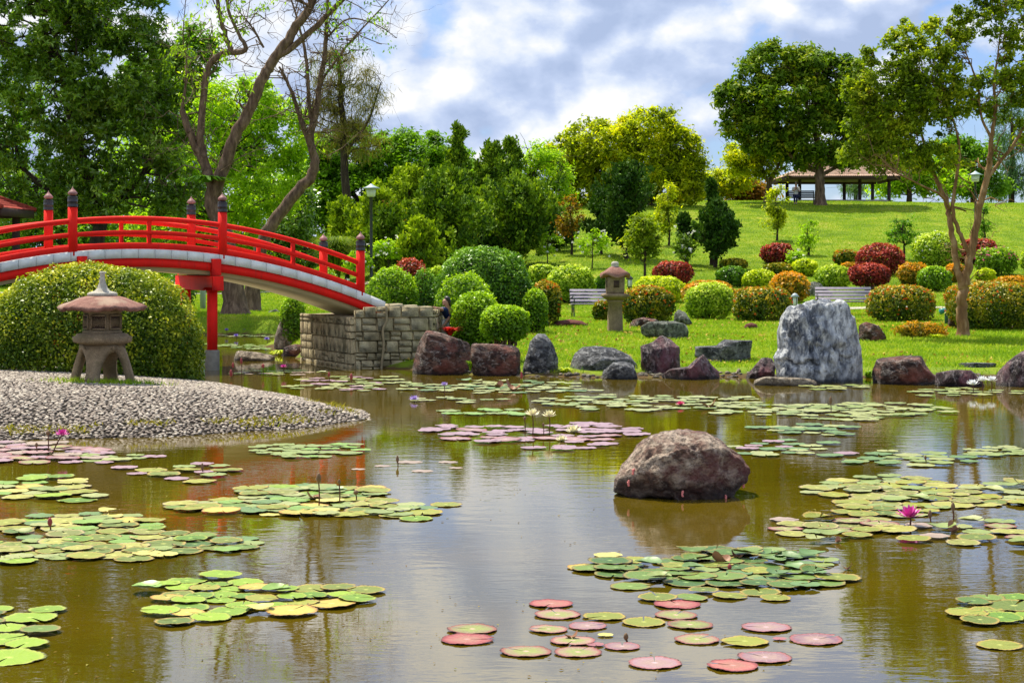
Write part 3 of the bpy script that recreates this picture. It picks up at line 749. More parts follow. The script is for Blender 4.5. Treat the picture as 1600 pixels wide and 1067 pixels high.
for w0 in (.06, BW - .06):
    for (z, r, nm) in ((.60, .052, 'handrail'),):
        P = np.array([bp(s, w0, z) for s in np.linspace(0, 9.24, 50)]); MB().tube(P, r, 12).mk(nm, G['red'], bridge, smooth_=True)
    sweep(MB(), 0, 9.24, w0 - .03, w0 + .03, .28, .37, 50).mk('middle_rail', G['red'], bridge)
    sweep(MB(), 0, 9.24, w0 - .035, w0 + .035, .005, .125, 50).mk('lower_rail', G['red'], bridge)
    for a in range(3):
        c = bp(PS[a] + 1.54, w0, 0); m = MB().box(c + [0, 0, .35], (.085, .055, .5), Matrix.Rotation(math.atan2(BX[1], BX[0]), 3, 'Z'), .008); m.mk('baluster', G['red'], bridge)
    for s in PS:
        b = bp(s, w0, -.03)
        p_ = MB().lathe([(.092, -.05), (.092, .93)], b, 20).mk('post', G['red'], bridge, smooth_=False)
        MB().lathe([(.101, .90), (.101, .93), (.097, .935), (.097, 1.0), (.101, 1.003), (.101, 1.02), (.097, 1.023), (.097, 1.09), (.099, 1.1), (.085, 1.112), (.05, 1.118), (.05, 1.135)], b, 20).mk('collar', G['cap'], p_)
        MB().lathe([(.05, 1.13), (.075, 1.142), (.094, 1.165), (.095, 1.178), (.07, 1.21), (.03, 1.25), (.012, 1.275), (.004, 1.30)], b, 20).mk('finial', G['finial'], p_, smooth_=True)
for s in (3.25, 6.0):
    z = bz(s) - .44
    A = bp(s, -.12); B = bp(s, BW + .12); c = (A + B) / 2; c[2] = z - .16
    rot = Matrix.Rotation(math.atan2(BN[1], BN[0]), 3, 'Z')
    MB().box(c, (BW + .36, .24, .30), rot, .008).mk('cross_beam', G['red'], bridge)
    for w0 in (-.02, BW + .02):
        q = bp(s, w0); MB().box([q[0], q[1], z + .17], (.13, .2, .34), rot, .005).mk('bracket', G['red'], bridge)
    for w0 in (.22, BW - .22):
        q = bp(s, w0); MB().lathe([(.108, .40), (.108, z - .31)], (q[0], q[1], 0), 20).mk('column', G['red'], bridge)
        MB().lathe([(.15, -.6), (.15, .38), (.14, .41), (.10, .415)], (q[0], q[1], 0), 20).mk('footing', G['concrete'], bridge)

# ------------------------------------------------------------------ stone abutment
def stone_face(mb, A, B, z0, ztop, rng, proud=.05, ch=.26):
    """random rubble blocks over the vertical face A->B; ztop(u) gives the top"""
    A = np.array(A, float); B = np.array(B, float); L = np.linalg.norm(B - A); t = (B - A) / L; nrm = np.array([t[1], -t[0]])
    z = z0; row = 0; rot = Matrix.Rotation(math.atan2(t[1], t[0]), 3, 'Z')
    while z < 3:
        hh = ch * (.6 + .6 * rng.random()); u = -.05 - .2 * rng.random()
        while u < L:
            wd = .15 + .27 * rng.random(); u0, u1 = max(u, 0), min(u + wd, L); uc = (u0 + u1) / 2; top = ztop(uc / L); zz = min(z + hh, top)
            if u1 - u0 > .06 and zz - z > .06:
                c = A + t * uc + nrm * (-.04 + proud * (.2 + rng.random()) * .5)
                # split the odd block in two courses
                parts = [(z, zz)] if rng.random() > .22 else [(z, z + (zz - z) * .5), (z + (zz - z) * .5, zz)]
                for a, b in parts:
                    if b - a > .05: mb.box([c[0], c[1], (a + b) / 2], (u1 - u0 - .012, .16, b - a - .011), rot, .016)
            u += wd
        z += hh; row += 1
        if z > max(ztop(0), ztop(1)): break
rng = np.random.default_rng(11)
ab = thing('bridge_abutment', 'squared rubble stone abutment carrying the right end of the red bridge', 'stone wall', (-3.0, 38.2, 0))
cL, cM, cR = np.array([-4.72, 40.4]), np.array([-3.27, 37.15]), np.array([-1.66, 37.6])
bk1, bk2 = np.array([-3.4, 42.4]), np.array([-1.5, 40.6])
ztL = lambda u: 1.10 - .02 * u
ztR = lambda u: 1.17 + .18 * min(1, u * 4) - .12 * max(0, u - .35)
m = MB(); poly = [cL, cM, cR, bk2, bk1]; zt = [1.04, 1.06, 1.12, 1.1, 1.04]
cen = np.mean(poly, 0)
Vb = [[*(cen + (p - cen) * .955), -.5] for p in poly] + [[*(cen + (p - cen) * .955), z] for p, z in zip(poly, zt)]
m.add(Vb, [np.array([[i, (i + 1) % 5, 5 + (i + 1) % 5, 5 + i] for i in range(5)]), np.array([[5, 6, 7, 8, 9]])]); m.mk('core', G['mortar'], ab)
m = MB(); stone_face(m, cL, cM, -.3, ztL, rng, .05, .27); m.mk('left_face', G['wallstone'], ab)
m = MB(); stone_face(m, cM, cR, -.3, ztR, rng, .07, .25); m.mk('right_face', G['wallstone'], ab)
m = MB(); stone_face(m, cR, bk2, -.3, lambda u: 1.2, rng, .05, .27); m.mk('side_face', G['wallstone'], ab)
# pale sandstone sill on top, stepping up beside the bridge deck
m = MB()
for (a, b, z, wd) in (((-2.62, 37.42), (-1.72, 37.70), 1.30, .36),):
    a = np.array(a); b = np.array(b); t_ = (b - a) / np.linalg.norm(b - a); rot = Matrix.Rotation(math.atan2(t_[1], t_[0]), 3, 'Z')
    for i in range(3):
        u = a + (b - a) * (i + .5) / 3; m.box([u[0], u[1] + .1, z - .03 * i], (np.linalg.norm(b - a) / 3 - .01, wd, .07), rot, .012)
m.mk('coping', G['wallcap'], ab)
m = MB(); P = wigg([[-2.62, 37.20, 1.30], [-2.60, 37.19, 1.0], [-2.68, 37.18, .8], [-2.66, 37.17, .5], [-2.70, 37.17, .1], [-2.72, 37.17, -.2]], 4)
m.tube(P + [0, .02, 0], .026, 6); m.mk('mortar_seam', G['mortar'], ab)
# ------------------------------------------------------------------ lanterns
D0 = 26.9; lx = (160 - 800) * D0 / F; lz = float(isle(lx, D0)); k_ = D0 / F
lan = thing('stone_lantern', 'squat stone lantern with wide low roof and curved legs on the gravel island', 'stone lantern', (lx, D0, lz))
def legs():
    zt = 57 * k_ + .02
    for a in (-95, -20, 40, 95, 160, 220):
        pass
    for a in (262, 178, 2, 85):
        th = math.radians(a); o = np.array([math.cos(th), math.sin(th), 0]); sd = np.array([-o[1], o[0], 0]); V = []; n = 9
        for i in range(n):
            u = i / (n - 1); r = .20 + .24 * u ** .75; z = lz + zt - .015 - (zt + .04) * u ** 1.35; ww = .115 - .035 * math.sin(u * PI) ; tk = .085 + .02 * u
            wtop = .19 * (1 - u) ** 2.2; ww = ww + wtop
            c = np.array([lx, D0, z]) + o * r
            tv = np.array([0, 0, 1]) * (.6 - .4 * u) + o * (.5 + .3 * u); tv = norm(tv)
            V += [c - sd * ww - tv * tk * .5, c + sd * ww - tv * tk * .5, c + sd * ww * .9 + tv * tk * .5, c - sd * ww * .9 + tv * tk * .5]
        q = [[4 * i + k, 4 * i + (k + 1) % 4, 4 * i + 4 + (k + 1) % 4, 4 * i + 4 + k] for i in range(n - 1) for k in range(4)] + [[0, 3, 2, 1], [4 * n - 4, 4 * n - 3, 4 * n - 2, 4 * n - 1]]
        MB().add(np.array(V), np.array(q)).mk('leg', G['granite'], lan, smooth_=True)
legs()
z1 = lz + 53 * k_
MB().lathe([(.30, -.03), (.325, 0), (.27, .05), (.17, .062)], (lx, D0, z1 - .02), 24).mk('leg_crown', G['granite'], lan)
def lob(amp, nn):
    def wv(i, r, a): return r * (1 + amp * np.cos(nn * a)), 0
    return wv
MB().lathe([(.20, 0), (.24, .015), (.36, .05), (.425, .075), (.432, .15), (.39, .165), (.37, .195), (.31, .205)], (lx, D0, z1 + .03), 48, wave=lob(.03, 6)).mk('platform', G['granite'], lan)
z2 = z1 + .03 + .20
fb = MB().lathe([(.30, 0), (.30, .04), (.272, .045), (.272, .30), (.295, .305), (.295, .345)], (lx, D0, z2), 6, rot=math.radians(0)).mk('fire_box', G['granite'], lan)
for i in range(6):
    a = math.radians(30 + 60 * i); o = np.array([math.cos(a), math.sin(a), 0]); R0 = .272 * math.cos(PI / 6); rot = Matrix.Rotation(a + PI / 2, 3, 'Z'); c = np.array([lx, D0, z2 + .172]) + o * (R0 + .004)
    w_ = MB().box(c, (.20, .012, .19), rot).mk('window', G['timber'], fb)
    m = MB(); sd = np.array([-o[1], o[0], 0])
    for (dx, dz, sx_, sz_) in ((0, .10, .225, .022), (0, -.10, .225, .022), (.106, 0, .02, .2), (-.106, 0, .02, .2)): m.box(c + sd * dx + [0, 0, dz] + o * .01, (sx_, .03, sz_), rot)
    for j in range(-3, 4):
        for sg in (-1, 1):
            L_ = .19 * (1 - abs(j) * .13); Mr = rot @ Matrix.Rotation(sg * PI / 4, 3, 'Y'); m.box(c + sd * j * .03 + o * .010 + [0, 0, 0], (.010, .010, L_ * 1.05), Mr)
    m.mk('lattice', G['granite'], fb)
def roofwave(i, r, a):
    e = smooth(.42, .72, r) if r > .42 else 0
    return r * (1 + .018 * np.cos(24 * a) * e), (.012 * np.cos(24 * a) + .018 * np.cos(6 * a)) * e
z3 = z2 + .345
MB().lathe([(.20, -.02), (.30, -.01), (.62, -.055), (.645, -.03), (.655, -.012), (.60, .022), (.47, .078), (.34, .135), (.24, .158), (.16, .165)], (lx, D0, z3 + .055), 72, wave=roofwave).mk('roof', G['roofstone'], lan, smooth_=True)
z4 = z3 + .055 + .155
MB().lathe([(.20, 0), (.222, .01), (.222, .045), (.19, .06), (.11, .085), (.075, .13), (.05, .20), (.036, .28), (.036, .33), (.045, .345), (.045, .365), (.03, .372)], (lx, D0, z4), 28).mk('finial', G['palestone'], lan, smooth_=True)
# upright lantern on the lawn
px, base = 961, 518; D0 = on_ground(px, base); lx = (px - 800) * D0 / F; lz = gz(lx, D0); k_ = D0 / F
la2 = thing('stone_lantern', 'tall slim stone lantern on a square shaft standing on the lawn', 'stone lantern', (lx, D0, lz))
a4 = PI / 4 + .12; q2 = math.sqrt(2)
def sq(prof, name, mat, parent, n=4, **kw): return MB().lathe([(r * q2 * k_, z * k_) for r, z in prof], (lx, D0, lz - .02), n, rot=a4).mk(name, mat, parent, **kw)
sq([(11.2, -3), (10.6, 1), (10.3, 22), (9.2, 46), (11.4, 48), (11.4, 50)], 'shaft', G['granite'], la2)
sq([(11, 50), (16.5, 54), (19, 56), (19, 59.5), (14, 60.5)], 'platform', G['granite'], la2)
fb = sq([(12.0, 60.5), (12.6, 62), (13.2, 85), (12.8, 87)], 'fire_box', G['granite'], la2)
m = MB()
for a in range(4):
    th = a4 + PI / 4 + a * PI / 2; o = np.array([math.cos(th), math.sin(th), 0]); rot = Matrix.Rotation(th + PI / 2, 3, 'Z'); c = np.array([lx, D0, lz + 74 * k_]) + o * 12.75 * k_
    m.box(c, (9 * k_, .02, 11 * k_), rot)
m.mk('opening', G['timber'], fb)
def rw(i, r, a): return r * (1 + .05 * np.cos(4 * (a - a4))), (.05 * np.cos(4 * (a - a4)) * (r / (24 * k_)) ** 3)
MB().lathe([(12 * k_, 86 * k_), (22 * k_, 85 * k_), (24 * k_, 86 * k_), (24.5 * k_, 88.5 * k_), (17 * k_, 94 * k_), (9 * k_, 100 * k_), (6 * k_, 101.5 * k_)], (lx, D0, lz), 32, rot=a4, wave=rw).mk('roof', G['roofstone'], la2, smooth_=True)
MB().lathe([(6.2 * k_, 100 * k_), (7 * k_, 101.5 * k_), (5, 0)][:2] + [(5 * k_, 102 * k_), (5.8 * k_, 103.5 * k_), (6 * k_, 106 * k_), (4.6 * k_, 108.5 * k_), (2 * k_, 109.3 * k_)], (lx, D0, lz), 20).mk('finial', G['palestone'], la2, smooth_=True)
# ------------------------------------------------------------------ benches
def bench(name, label, px, base, W, rotz, mat, frame, group=None, D=None, Hk=1.0):
    D_ = D or on_ground(px, base); x = (px - 800) * D_ / F; z = gz(x, D_)
    r = thing(name, label, 'bench', (x, D_, z), group); o = np.array([x, D_, z])
    Rz = np.array(Matrix.Rotation(rotz, 3, 'Z'))
    def pt(a, b, c): return o + Rz @ np.array([a, b, c * Hk])
    for s in (-W / 2 + .06, W / 2 - .06):
        m = MB()
        m.tube(wigg([pt(s, -.30, 0), pt(s, -.24, .2), pt(s, -.25, .42)], 4), .024, 6); m.tube(wigg([pt(s, .26, 0), pt(s, .17, .22), pt(s, .18, .42)], 4), .024, 6)
        m.tube(wigg([pt(s, .16, .40), pt(s, .24, .62), pt(s, .34, .86)], 4), .022, 6); m.tube([pt(s, -.27, .42), pt(s, .2, .40)], .02, 6)
        m.tube(wigg([pt(s, -.27, .43), pt(s, -.30, .60), pt(s, -.12, .66), pt(s, .24, .64)], 5), .02, 6)
        m.tube(wigg([pt(s, -.24, .2), pt(s, -.03, .30), pt(s, .17, .22)], 5), .014, 5)
        m.mk('frame', frame, r, smooth_=True)
    m = MB()
    for i in range(4): m.box(pt(0, -.24 + .125 * i, .445 - .008 * i), (W, .105, .03), Rz, .006)
    m.mk('seat', mat, r)
    m = MB(); tl = Rz @ np.array(Matrix.Rotation(-.38, 3, 'X'))
    for i in range(4): m.box(pt(0, .185 + .042 * i, .53 + .105 * i), (W, .028, .085), tl, .006)
    m.mk('backrest', mat, r)
    return r, pt
bench('park_bench', 'grey slatted park bench on the lawn left of the tall stone lantern', 931, 497, 1.55, .10, G['slat'], G['iron'], 'slatted benches on the lawn')
bench('park_bench', 'grey slatted park bench half hidden behind the big blue grey rock', 1318, 493, 1.75, -.12, G['slat'], G['iron'], 'slatted benches on the lawn')
hb, hpt = bench('park_bench', 'dark iron bench on the hilltop beside the tree and pavilion', 1252, 320, 1.65, -.10, G['darkslat'], G['iron'])
# ------------------------------------------------------------------ lamps
def lamp_post(label, px, top, base, D):
    x = (px - 800) * D / F; z = gz(x, D); s = D / F; zt = H - (top - YH) * s
    r = thing('lamp_post', label, 'lamp post', (x, D, z), None)
    MB().lathe([(.11, -.1), (.11, .5), (.06, .56), (.055, zt - z - .55), (.08, zt - z - .5), (.03, zt - z - .48)], (x, D, z), 12).mk('pole', G['iron'], r)
    MB().lathe([(.07, -.5), (.16, -.48), (.19, -.2), (.10, -.16)], (x, D, zt), 20).mk('lantern_glass', G['lampglass'], r)
    MB().lathe([(.20, -.19), (.36, -.175), (.37, -.16), (.20, -.10), (.09, -.04), (.05, 0), (.01, .02)], (x, D, zt), 24).mk('lamp_shade', G['lampgrey'], r)
lamp_post('slim black lamp post with flat shade right of the red bridge', 580, 288, 430, 70)
lamp_post('slim black lamp post seen behind the orange barked tree', 1524, 268, 430, 84)
def bollard(label, px, top, base, D=None, dark=True):
    D_ = D or on_ground(px, base); x = (px - 800) * D_ / F; z = gz(x, D_); h = H - (top - YH) * D_ / F - z
    r = thing('bollard_light', label, 'garden light', (x, D_, z))
    MB().lathe([(.07, -.05), (.07, h - .42), (.09, h - .40), (.02, h - .39)], (x, D_, z), 14).mk('post', G['iron'] if dark else G['concrete'], r)
    MB().lathe([(.07, h - .40), (.085, h - .38), (.085, h - .12), (.04, h - .10)], (x, D_, z), 14).mk('glass', G['lampglass'], r)
    MB().lathe([(.13, h - .13), (.14, h - .11), (.06, h - .02), (.01, h)], (x, D_, z), 14).mk('cap', G['iron'] if dark else G['lampgrey'], r)
    m = MB()
    for a in range(4): m.tube([[x + .092 * math.cos(a * PI / 2 + .5), D_ + .092 * math.sin(a * PI / 2 + .5), z + h - .4], [x + .092 * math.cos(a * PI / 2 + .5), D_ + .092 * math.sin(a * PI / 2 + .5), z + h - .11]], .01, 4)
    m.mk('cage', G['iron'], r)
bollard('small black garden light right of the tall stone lantern', 984, 431, 460, 66)
bollard('pale capped garden light behind the left shoulder of the big blue grey rock', 1242, 458, 492, None, False)
D_ = on_ground(1477, 508); x = (1479 - 800) * D_ / F; z = gz(x, D_)
r = thing('garden_spotlight', 'turquoise spotlight on a short green post left of the orange tree', 'spotlight', (x, D_, z))
MB().lathe([(.055, -.05), (.055, .34), (.02, .36)], (x, D_, z), 12).mk('post', G['greenpaint'], r)
MB().tube([[x + .09, D_, z + .44], [x - .10, D_ - .05, z + .395], [x - .19, D_ - .07, z + .375]], [.06, .068, .085], 14).mk('lamp_head', G['turq'], r)
x = (317 - 800) * 62 / F
o = MB().lathe([(.10, -.1), (.10, 1.05), (.09, 1.1), (.02, 1.12)], (x, 62, gz(x, 62)), 14).mk('bollard', G['lampgrey'], None, (x, 62, gz(x, 62)))
tag(o, 'grey metal bollard on the bank seen between the bridge columns', 'bollard')
# ------------------------------------------------------------------ pavilions
def pavilion(name, label, px, D, eave, apexrow, halfpx, tile, zg, posts, tiers=2, wr=.0, deep=None):
    s = D / F; x = (px - 800) * s; z = zg; r = thing(name, label, 'pavilion', (x, D, z))
    W = halfpx * s; ze = H - (eave - YH) * s; za = H - (apexrow - YH) * s; dp = deep or W
    def tier(R0, R1, z0, z1, nm):
        # each slope: strips of barrel tiles, real rolls
        m = MB()
        for a in range(4):
            rot = np.array(Matrix.Rotation(a * PI / 2, 3, 'Z')); nt = max(8, int(2 * R0 / .24)); rows = 8
            V = []; U = np.linspace(-1, 1, nt * 4 + 1)
            for j in range(rows + 1):
                for lip in ((0,) if j in (0, rows) else (0, 1)):
                    f_ = j / rows; Rr = R0 + (R1 - R0) * f_; zz = z0 + (z1 - z0) * (f_ ** 1.12) + (.035 if lip == 1 else 0)
                    for u in U:
                        uu = u * R0; uu = max(-Rr, min(Rr, uu)); edge = 1 if abs(u * R0) <= Rr else 0
                        V.append(rot @ np.array([uu, -Rr, zz + edge * .035 * abs(math.cos(u * nt * PI / 1.0)) ]))
            n_ = len(U); R_ = len(V) // n_
            q = [[i * n_ + k, i * n_ + k + 1, (i + 1) * n_ + k + 1, (i + 1) * n_ + k] for i in range(R_ - 1) for k in range(n_ - 1)]
            m.add(np.array(V) + [x, D, 0], np.array(q))
            c0 = rot @ np.array([R0, -R0, z0 + .03]); c1 = rot @ np.array([R1, -R1, z1 + .03]); m.tube([c0 + [x, D, 0], c1 + [x, D, 0]], .07, 8)
        m.mk(nm, tile, r)
    if tiers == 2:
        zm = ze + (za - ze) * .48; tier(W, W * .5, ze, zm, 'lower_roof'); tier(W * .52, .05, zm + .12, za, 'upper_roof')
        MB().box([x, D, zm + .02], (W * .96, W * .96, .26)).mk('clerestory', G['timber'], r)
    else: tier(W, .05, ze, za, 'roof')
    m = MB()
    for a in range(4):
        rot = np.array(Matrix.Rotation(a * PI / 2, 3, 'Z')); m.box(rot @ np.array([0, -W * .97, 0]) + [x, D, ze - .12], (2 * W * .95, .08, .24), rot)
    m.mk('fascia', G['timber'], r)
    MB().box([x, D, ze - .06], (2 * W * .93, 2 * W * .93, .06)).mk('ceiling', G['timber'], r)
    for (ox, oy) in posts:
        MB().box([x + ox, D + oy, (ze + z) / 2 - .1], (.2, .2, ze - z - .1), None, .01).mk('post', G['timber'], r)
    MB().box([x, D, z - .1], (2 * W * .8, 2 * W * .8, .3), None, .02).mk('floor', G['path'], r)
    return r
Wp = 90 * 121 / F
pavilion('pavilion', 'open sided hilltop pavilion with terracotta tiled roof and dark posts', 1303, 121, 279, 244, 88, G['tile'], gz(503 * 121 / F, 121), [(-2.75, -2.7), (1.22, -2.7), (3.15, -2.7), (-2.75, 2.7), (1.2, 2.7), (3.15, 2.7)])
pavilion('pavilion', 'small pavilion with a red roof whose corner shows at the left edge', -66, 55, 327, 290, 96, G['redtile'], gz(-16, 55), [(-1.4, -1.4), (1.4, -1.4), (-1.4, 1.4), (1.4, 1.4)], 1)
# ------------------------------------------------------------------ people
def skinned(name, pts, edges, mat, parent, rootv=0, sub=2):
    org = ROOT[parent.name]
    me = bpy.data.meshes.new(name); me.from_pydata([tuple(np.array(p[:3]) - org) for p in pts], edges, []); me.materials.append(mat)
    o = bpy.data.objects.new(name, me); COL.objects.link(o); o.parent = parent; ROOT[o.name] = org
    md = o.modifiers.new('skin', 'SKIN'); md.use_smooth_shade = True
    for i, sv in enumerate(me.skin_vertices[0].data if me.skin_vertices else []): pass
    if not me.skin_vertices:
        bpy.context.view_layer.objects.active = o
        import bmesh
        bm = bmesh.new(); bm.from_mesh(me); bm.verts.layers.skin.verify(); bm.to_mesh(me); bm.free()
    for i, sv in enumerate(me.skin_vertices[0].data):
        r_ = pts[i][3]; sv.radius = (r_, r_) if not isinstance(r_, tuple) else r_
        sv.use_root = (i == rootv)
    s2 = o.modifiers.new('sub', 'SUBSURF'); s2.levels = sub; s2.render_levels = sub
    return o
G['skin'] = plain('skin', (.38, .20, .13), .55, .4, .08, 8, .05)
G['hair'] = plain('dark_hair', (.012, .009, .008), .45, .5, .2, 30, .3)
G['shirt'] = plain('white_shirt', (.62, .60, .56), .85, .2, .08, 8, .2)
G['cardigan'] = plain('dark_cardigan', (.05, .04, .05), .9, .2, .2, 8, .3)
G['jeans'] = plain('dark_blue_trousers', (.018, .022, .06), .9, .2, .2, 12, .3)
G['navy'] = plain('navy_tshirt', (.012, .03, .12), .85, .2, .15, 12, .3)
G['shoe'] = plain('pale_shoe', (.4, .4, .42), .7, .3, .1, 8, .1)
def figure(label, P, mats, loc, group=None):
    """P: dict of joints in world space; one continuous skinned body with fingers, clothes as children"""
    r = thing('person', label, 'person', loc)
    pts = []; ed = []; ix = {}
    def a(nm, p, rad, par=None):
        ix[nm] = len(pts); pts.append((*p, rad))
        if par is not None: ed.append((ix[par], ix[nm]))
    a('pelvis', P['pelvis'], (.13, .10)); a('waist', P['waist'], (.115, .09), 'pelvis'); a('chest', P['chest'], (.14, .10), 'waist')
    a('neckb', P['neck'], (.055, .055), 'chest'); up = norm(P['head'] - P['neck'])
    a('jaw', P['head'] - up * .07 , (.058, .065), 'neckb'); a('face', P['head'], (.078, .092), 'jaw'); a('crownv', P['head'] + up * .075, (.062, .072), 'face')
    f = norm(P['look']); a('nose', P['head'] - up * .02 + f * .105, (.012, .012), 'face')
    for s in ('l', 'r'):
        a('sh' + s, P['sh' + s], (.052, .052), 'chest'); a('el' + s, P['el' + s], (.04, .04), 'sh' + s); a('wr' + s, P['wr' + s], (.026, .026), 'el' + s)
        d = norm(P['wr' + s] - P['el' + s]); sd = norm(np.cross(d, f + .01)); a('pa' + s, P['wr' + s] + d * .06, (.038, .018), 'wr' + s)
        for k_i, (o_, L_) in enumerate(((-.03, .062), (-.01, .074), (.01, .07), (.03, .055))):
            b0 = P['wr' + s] + d * .095 + sd * o_; a(f'f{s}{k_i}a', b0, (.010, .009), 'pa' + s); a(f'f{s}{k_i}b', b0 + d * L_ * .55 + f * .008, (.009, .008), f'f{s}{k_i}a'); a(f'f{s}{k_i}c', b0 + d * L_ * .9 + f * .025, (.008, .007), f'f{s}{k_i}b')
        a(f't{s}a', P['wr' + s] + d * .05 + sd * .05, (.011, .011), 'pa' + s); a(f't{s}b', P['wr' + s] + d * .085 + sd * .062 + f * .02, (.009, .009), f't{s}a')
        a('hp' + s, P['hp' + s], (.085, .085), 'pelvis'); a('kn' + s, P['kn' + s], (.058, .058), 'hp' + s); a('an' + s, P['an' + s], (.038, .038), 'kn' + s)
        a('to' + s, P['an' + s] + P.get('foot', f) * .16 + np.array([0, 0, -.05]), (.035, .025), 'an' + s)
    skinned('body', pts, ed, mats['skin'], r)
    def sub(nm, keys, mat, gr, extra=None):
        ks = [k for k in keys]; p2 = []; m_ = {}
        for k in ks:
            q = pts[ix[k]]; rr = q[3]; m_[k] = len(p2); p2.append((*q[:3], (rr[0] + gr, rr[1] + gr)))
        e2 = [(m_[k1], m_[k2]) for (i1, i2) in ed for k1 in ks for k2 in ks if ix[k1] == i1 and ix[k2] == i2]
        return skinned(nm, p2, e2, mat, r)
    sub('shirt', ['waist', 'chest', 'shl', 'shr', 'pelvis', 'ell', 'elr'], mats['top'], .018)
    sub('trousers', ['pelvis', 'hpl', 'hpr', 'knl', 'knr', 'anl', 'anr'], mats['legs'], .016)
    hd = P['head']; bk = -f
    hair = [(*(hd + up * .06 + f * .035), (.07, .07)), (*(hd + up * .06 + bk * .035), (.088, .088)), (*(hd + bk * .06 - up * .03), (.08, .07)), (*(hd + bk * .07 - up * .15), (.07, .05)), (*(hd + bk * .07 - up * P.get('hair', .24)), (.05, .03))]
    skinned('hair', hair, [(0, 1), (1, 2), (2, 3), (3, 4)], mats['hair'], r)
    for s in ('l', 'r'):
        q = P['an' + s] + np.array([0, 0, -.05]); skinned('shoe', [(*q, .045), (*(q + P.get('foot', f) * .16 - np.array([0, 0, .012])), .034)], [(0, 1)], G['shoe'], r)
    return r
def seat_person():
    p = lambda a, b, c: hpt(a, b, c)
    P = dict(pelvis=p(-.33, .02, .56), waist=p(-.33, .05, .76), chest=p(-.32, .05, .96), neck=p(-.32, .02, 1.14), head=p(-.32, -.03, 1.29), look=hpt(0, -1, -.25) - hpt(0, 0, 0),
             shl=p(-.50, .04, 1.05), shr=p(-.14, .04, 1.05), ell=p(-.56, -.06, .80), elr=p(-.10, -.08, .80), wrl=p(-.40, -.25, .92), wrr=p(-.27, -.26, .96),
             hpl=p(-.42, -.02, .54), hpr=p(-.24, -.02, .54), knl=p(-.45, -.42, .54), knr=p(-.28, -.46, .56), anl=p(-.44, -.44, .10), anr=p(-.33, -.50, .11), foot=norm(hpt(0, -1, 0) - hpt(0, 0, 0)))
    figure('person with long dark hair and white top seated on the hilltop bench', P, dict(skin=G['skin'], top=G['shirt'], legs=G['jeans'], hair=G['hair']), hpt(-.33, 0, 0))
seat_person()
def squat_person():
    D = 39.0; z = gz((700 - 800) * D / F, D)
    q = lambda px, py, dd=0: at(px, py, D + dd)
    P = dict(pelvis=q(708, 502, .25), waist=q(705, 496, .15), chest=q(701, 488, .05), neck=q(699, 480), head=q(697.5, 471.5), look=np.array([-.75, -.35, -.5]),
             shl=q(693, 484, -.08), shr=q(706, 485, .2), ell=q(690.5, 484, -.25), elr=q(702, 497, -.05), wrl=q(683, 481.5, -.5), wrr=q(696, 505, -.2),
             hpl=q(704, 505, .2), hpr=q(711, 505, .3), knl=q(690, 503, -.05), knr=q(699, 500, -.05), anl=q(695, 524, .1), anr=q(704, 524, .1), foot=norm(np.array([-.8, -.5, 0])), hair=.1)
    P['anl'][2] = z + .09; P['anr'][2] = z + .09
    figure('person in a navy shirt crouching behind the stone wall end with an arm out', P, dict(skin=G['skin'], top=G['navy'], legs=G['shirt'], hair=G['hair']), (P['pelvis'][0], P['pelvis'][1], z))
squat_person()
# ------------------------------------------------------------------ rocks along the far shore (outlines in photo pixels)
GS = 'boulders lining the far shore'
def wd(y): return 6160. / (y - 410)
def RK(label, ol, y, mat, seed, **kw): return rock(label, ol, kw.pop('D', wd(y)), G[mat], seed, **kw)
RK('large red brown rock with pale crest against the stone wall', [(637, 586), (646, 555), (658, 530), (667, 516), (690, 520), (712, 531), (734, 534), (741, 552), (740, 587)], 586, 'r_maroon', 3, group=GS, depth=.7, facets=14, disp=.07)
RK('flat topped dark maroon rock right of the red brown rock', [(735, 587), (736, 538), (760, 537), (790, 539), (808, 541), (815, 556), (814, 587)], 587, 'r_maroon', 14, group=GS, depth=.6, p=4, facets=8)
RK('rounded upright blue black rock below the lawn edge', [(814, 587), (818, 562), (828, 535), (840, 522), (852, 522), (864, 538), (872, 560), (875, 587)], 587, 'r_dark', 5, group=GS)
RK('low broad grey rock sloping down to the right', [(890, 588), (893, 568), (902, 544), (930, 542), (962, 545), (985, 556), (998, 572), (1000, 590)], 587, 'r_dark', 6, group=GS, D=34.9)
RK('small veined rock in front of the low broad grey rock', [(932, 593), (942, 577), (958, 567), (975, 565), (990, 570), (998, 592)], 593, 'r_dark', 7, group=GS, depth=.6)
RK('steep purple rock with pale edges at the waterline', [(999, 588), (1003, 562), (1002, 542), (1022, 534), (1035, 523), (1050, 530), (1066, 545), (1069, 588)], 588, 'r_purple', 8, group=GS)
RK('low pointed purple rock shaped like a tent', [(1028, 593), (1050, 578), (1080, 575), (1092, 562), (1102, 555), (1115, 572), (1128, 582), (1127, 594)], 594, 'r_purple', 9, group=GS, facets=12)
RK('long dark slab with a pale tilted top set back on the lawn', [(1088, 560), (1089, 543), (1124, 541), (1135, 532), (1178, 533), (1175, 552), (1176, 567), (1120, 567)], 567, 'r_dark', 10, D=on_ground(1130, 566), p=4, group=GS, facets=8)
RK('small purple rock leaning on the left foot of the big blue grey rock', [(1164, 592), (1178, 576), (1192, 560), (1208, 557), (1214, 575), (1212, 592)], 592, 'r_purple', 11, group=GS)
RK('big blue grey boulder with white veins, tallest on the shore', [(1207, 590), (1214, 560), (1222, 545), (1220, 520), (1226, 497), (1237, 482), (1252, 474), (1290, 468), (1322, 470), (1338, 490), (1345, 520), (1350, 560), (1353, 600), (1280, 602), (1240, 596)], 598, 'r_grey', 12, group=GS, big=True, facets=5, depth=.8, disp=.05, crack=.12, p=2.7)
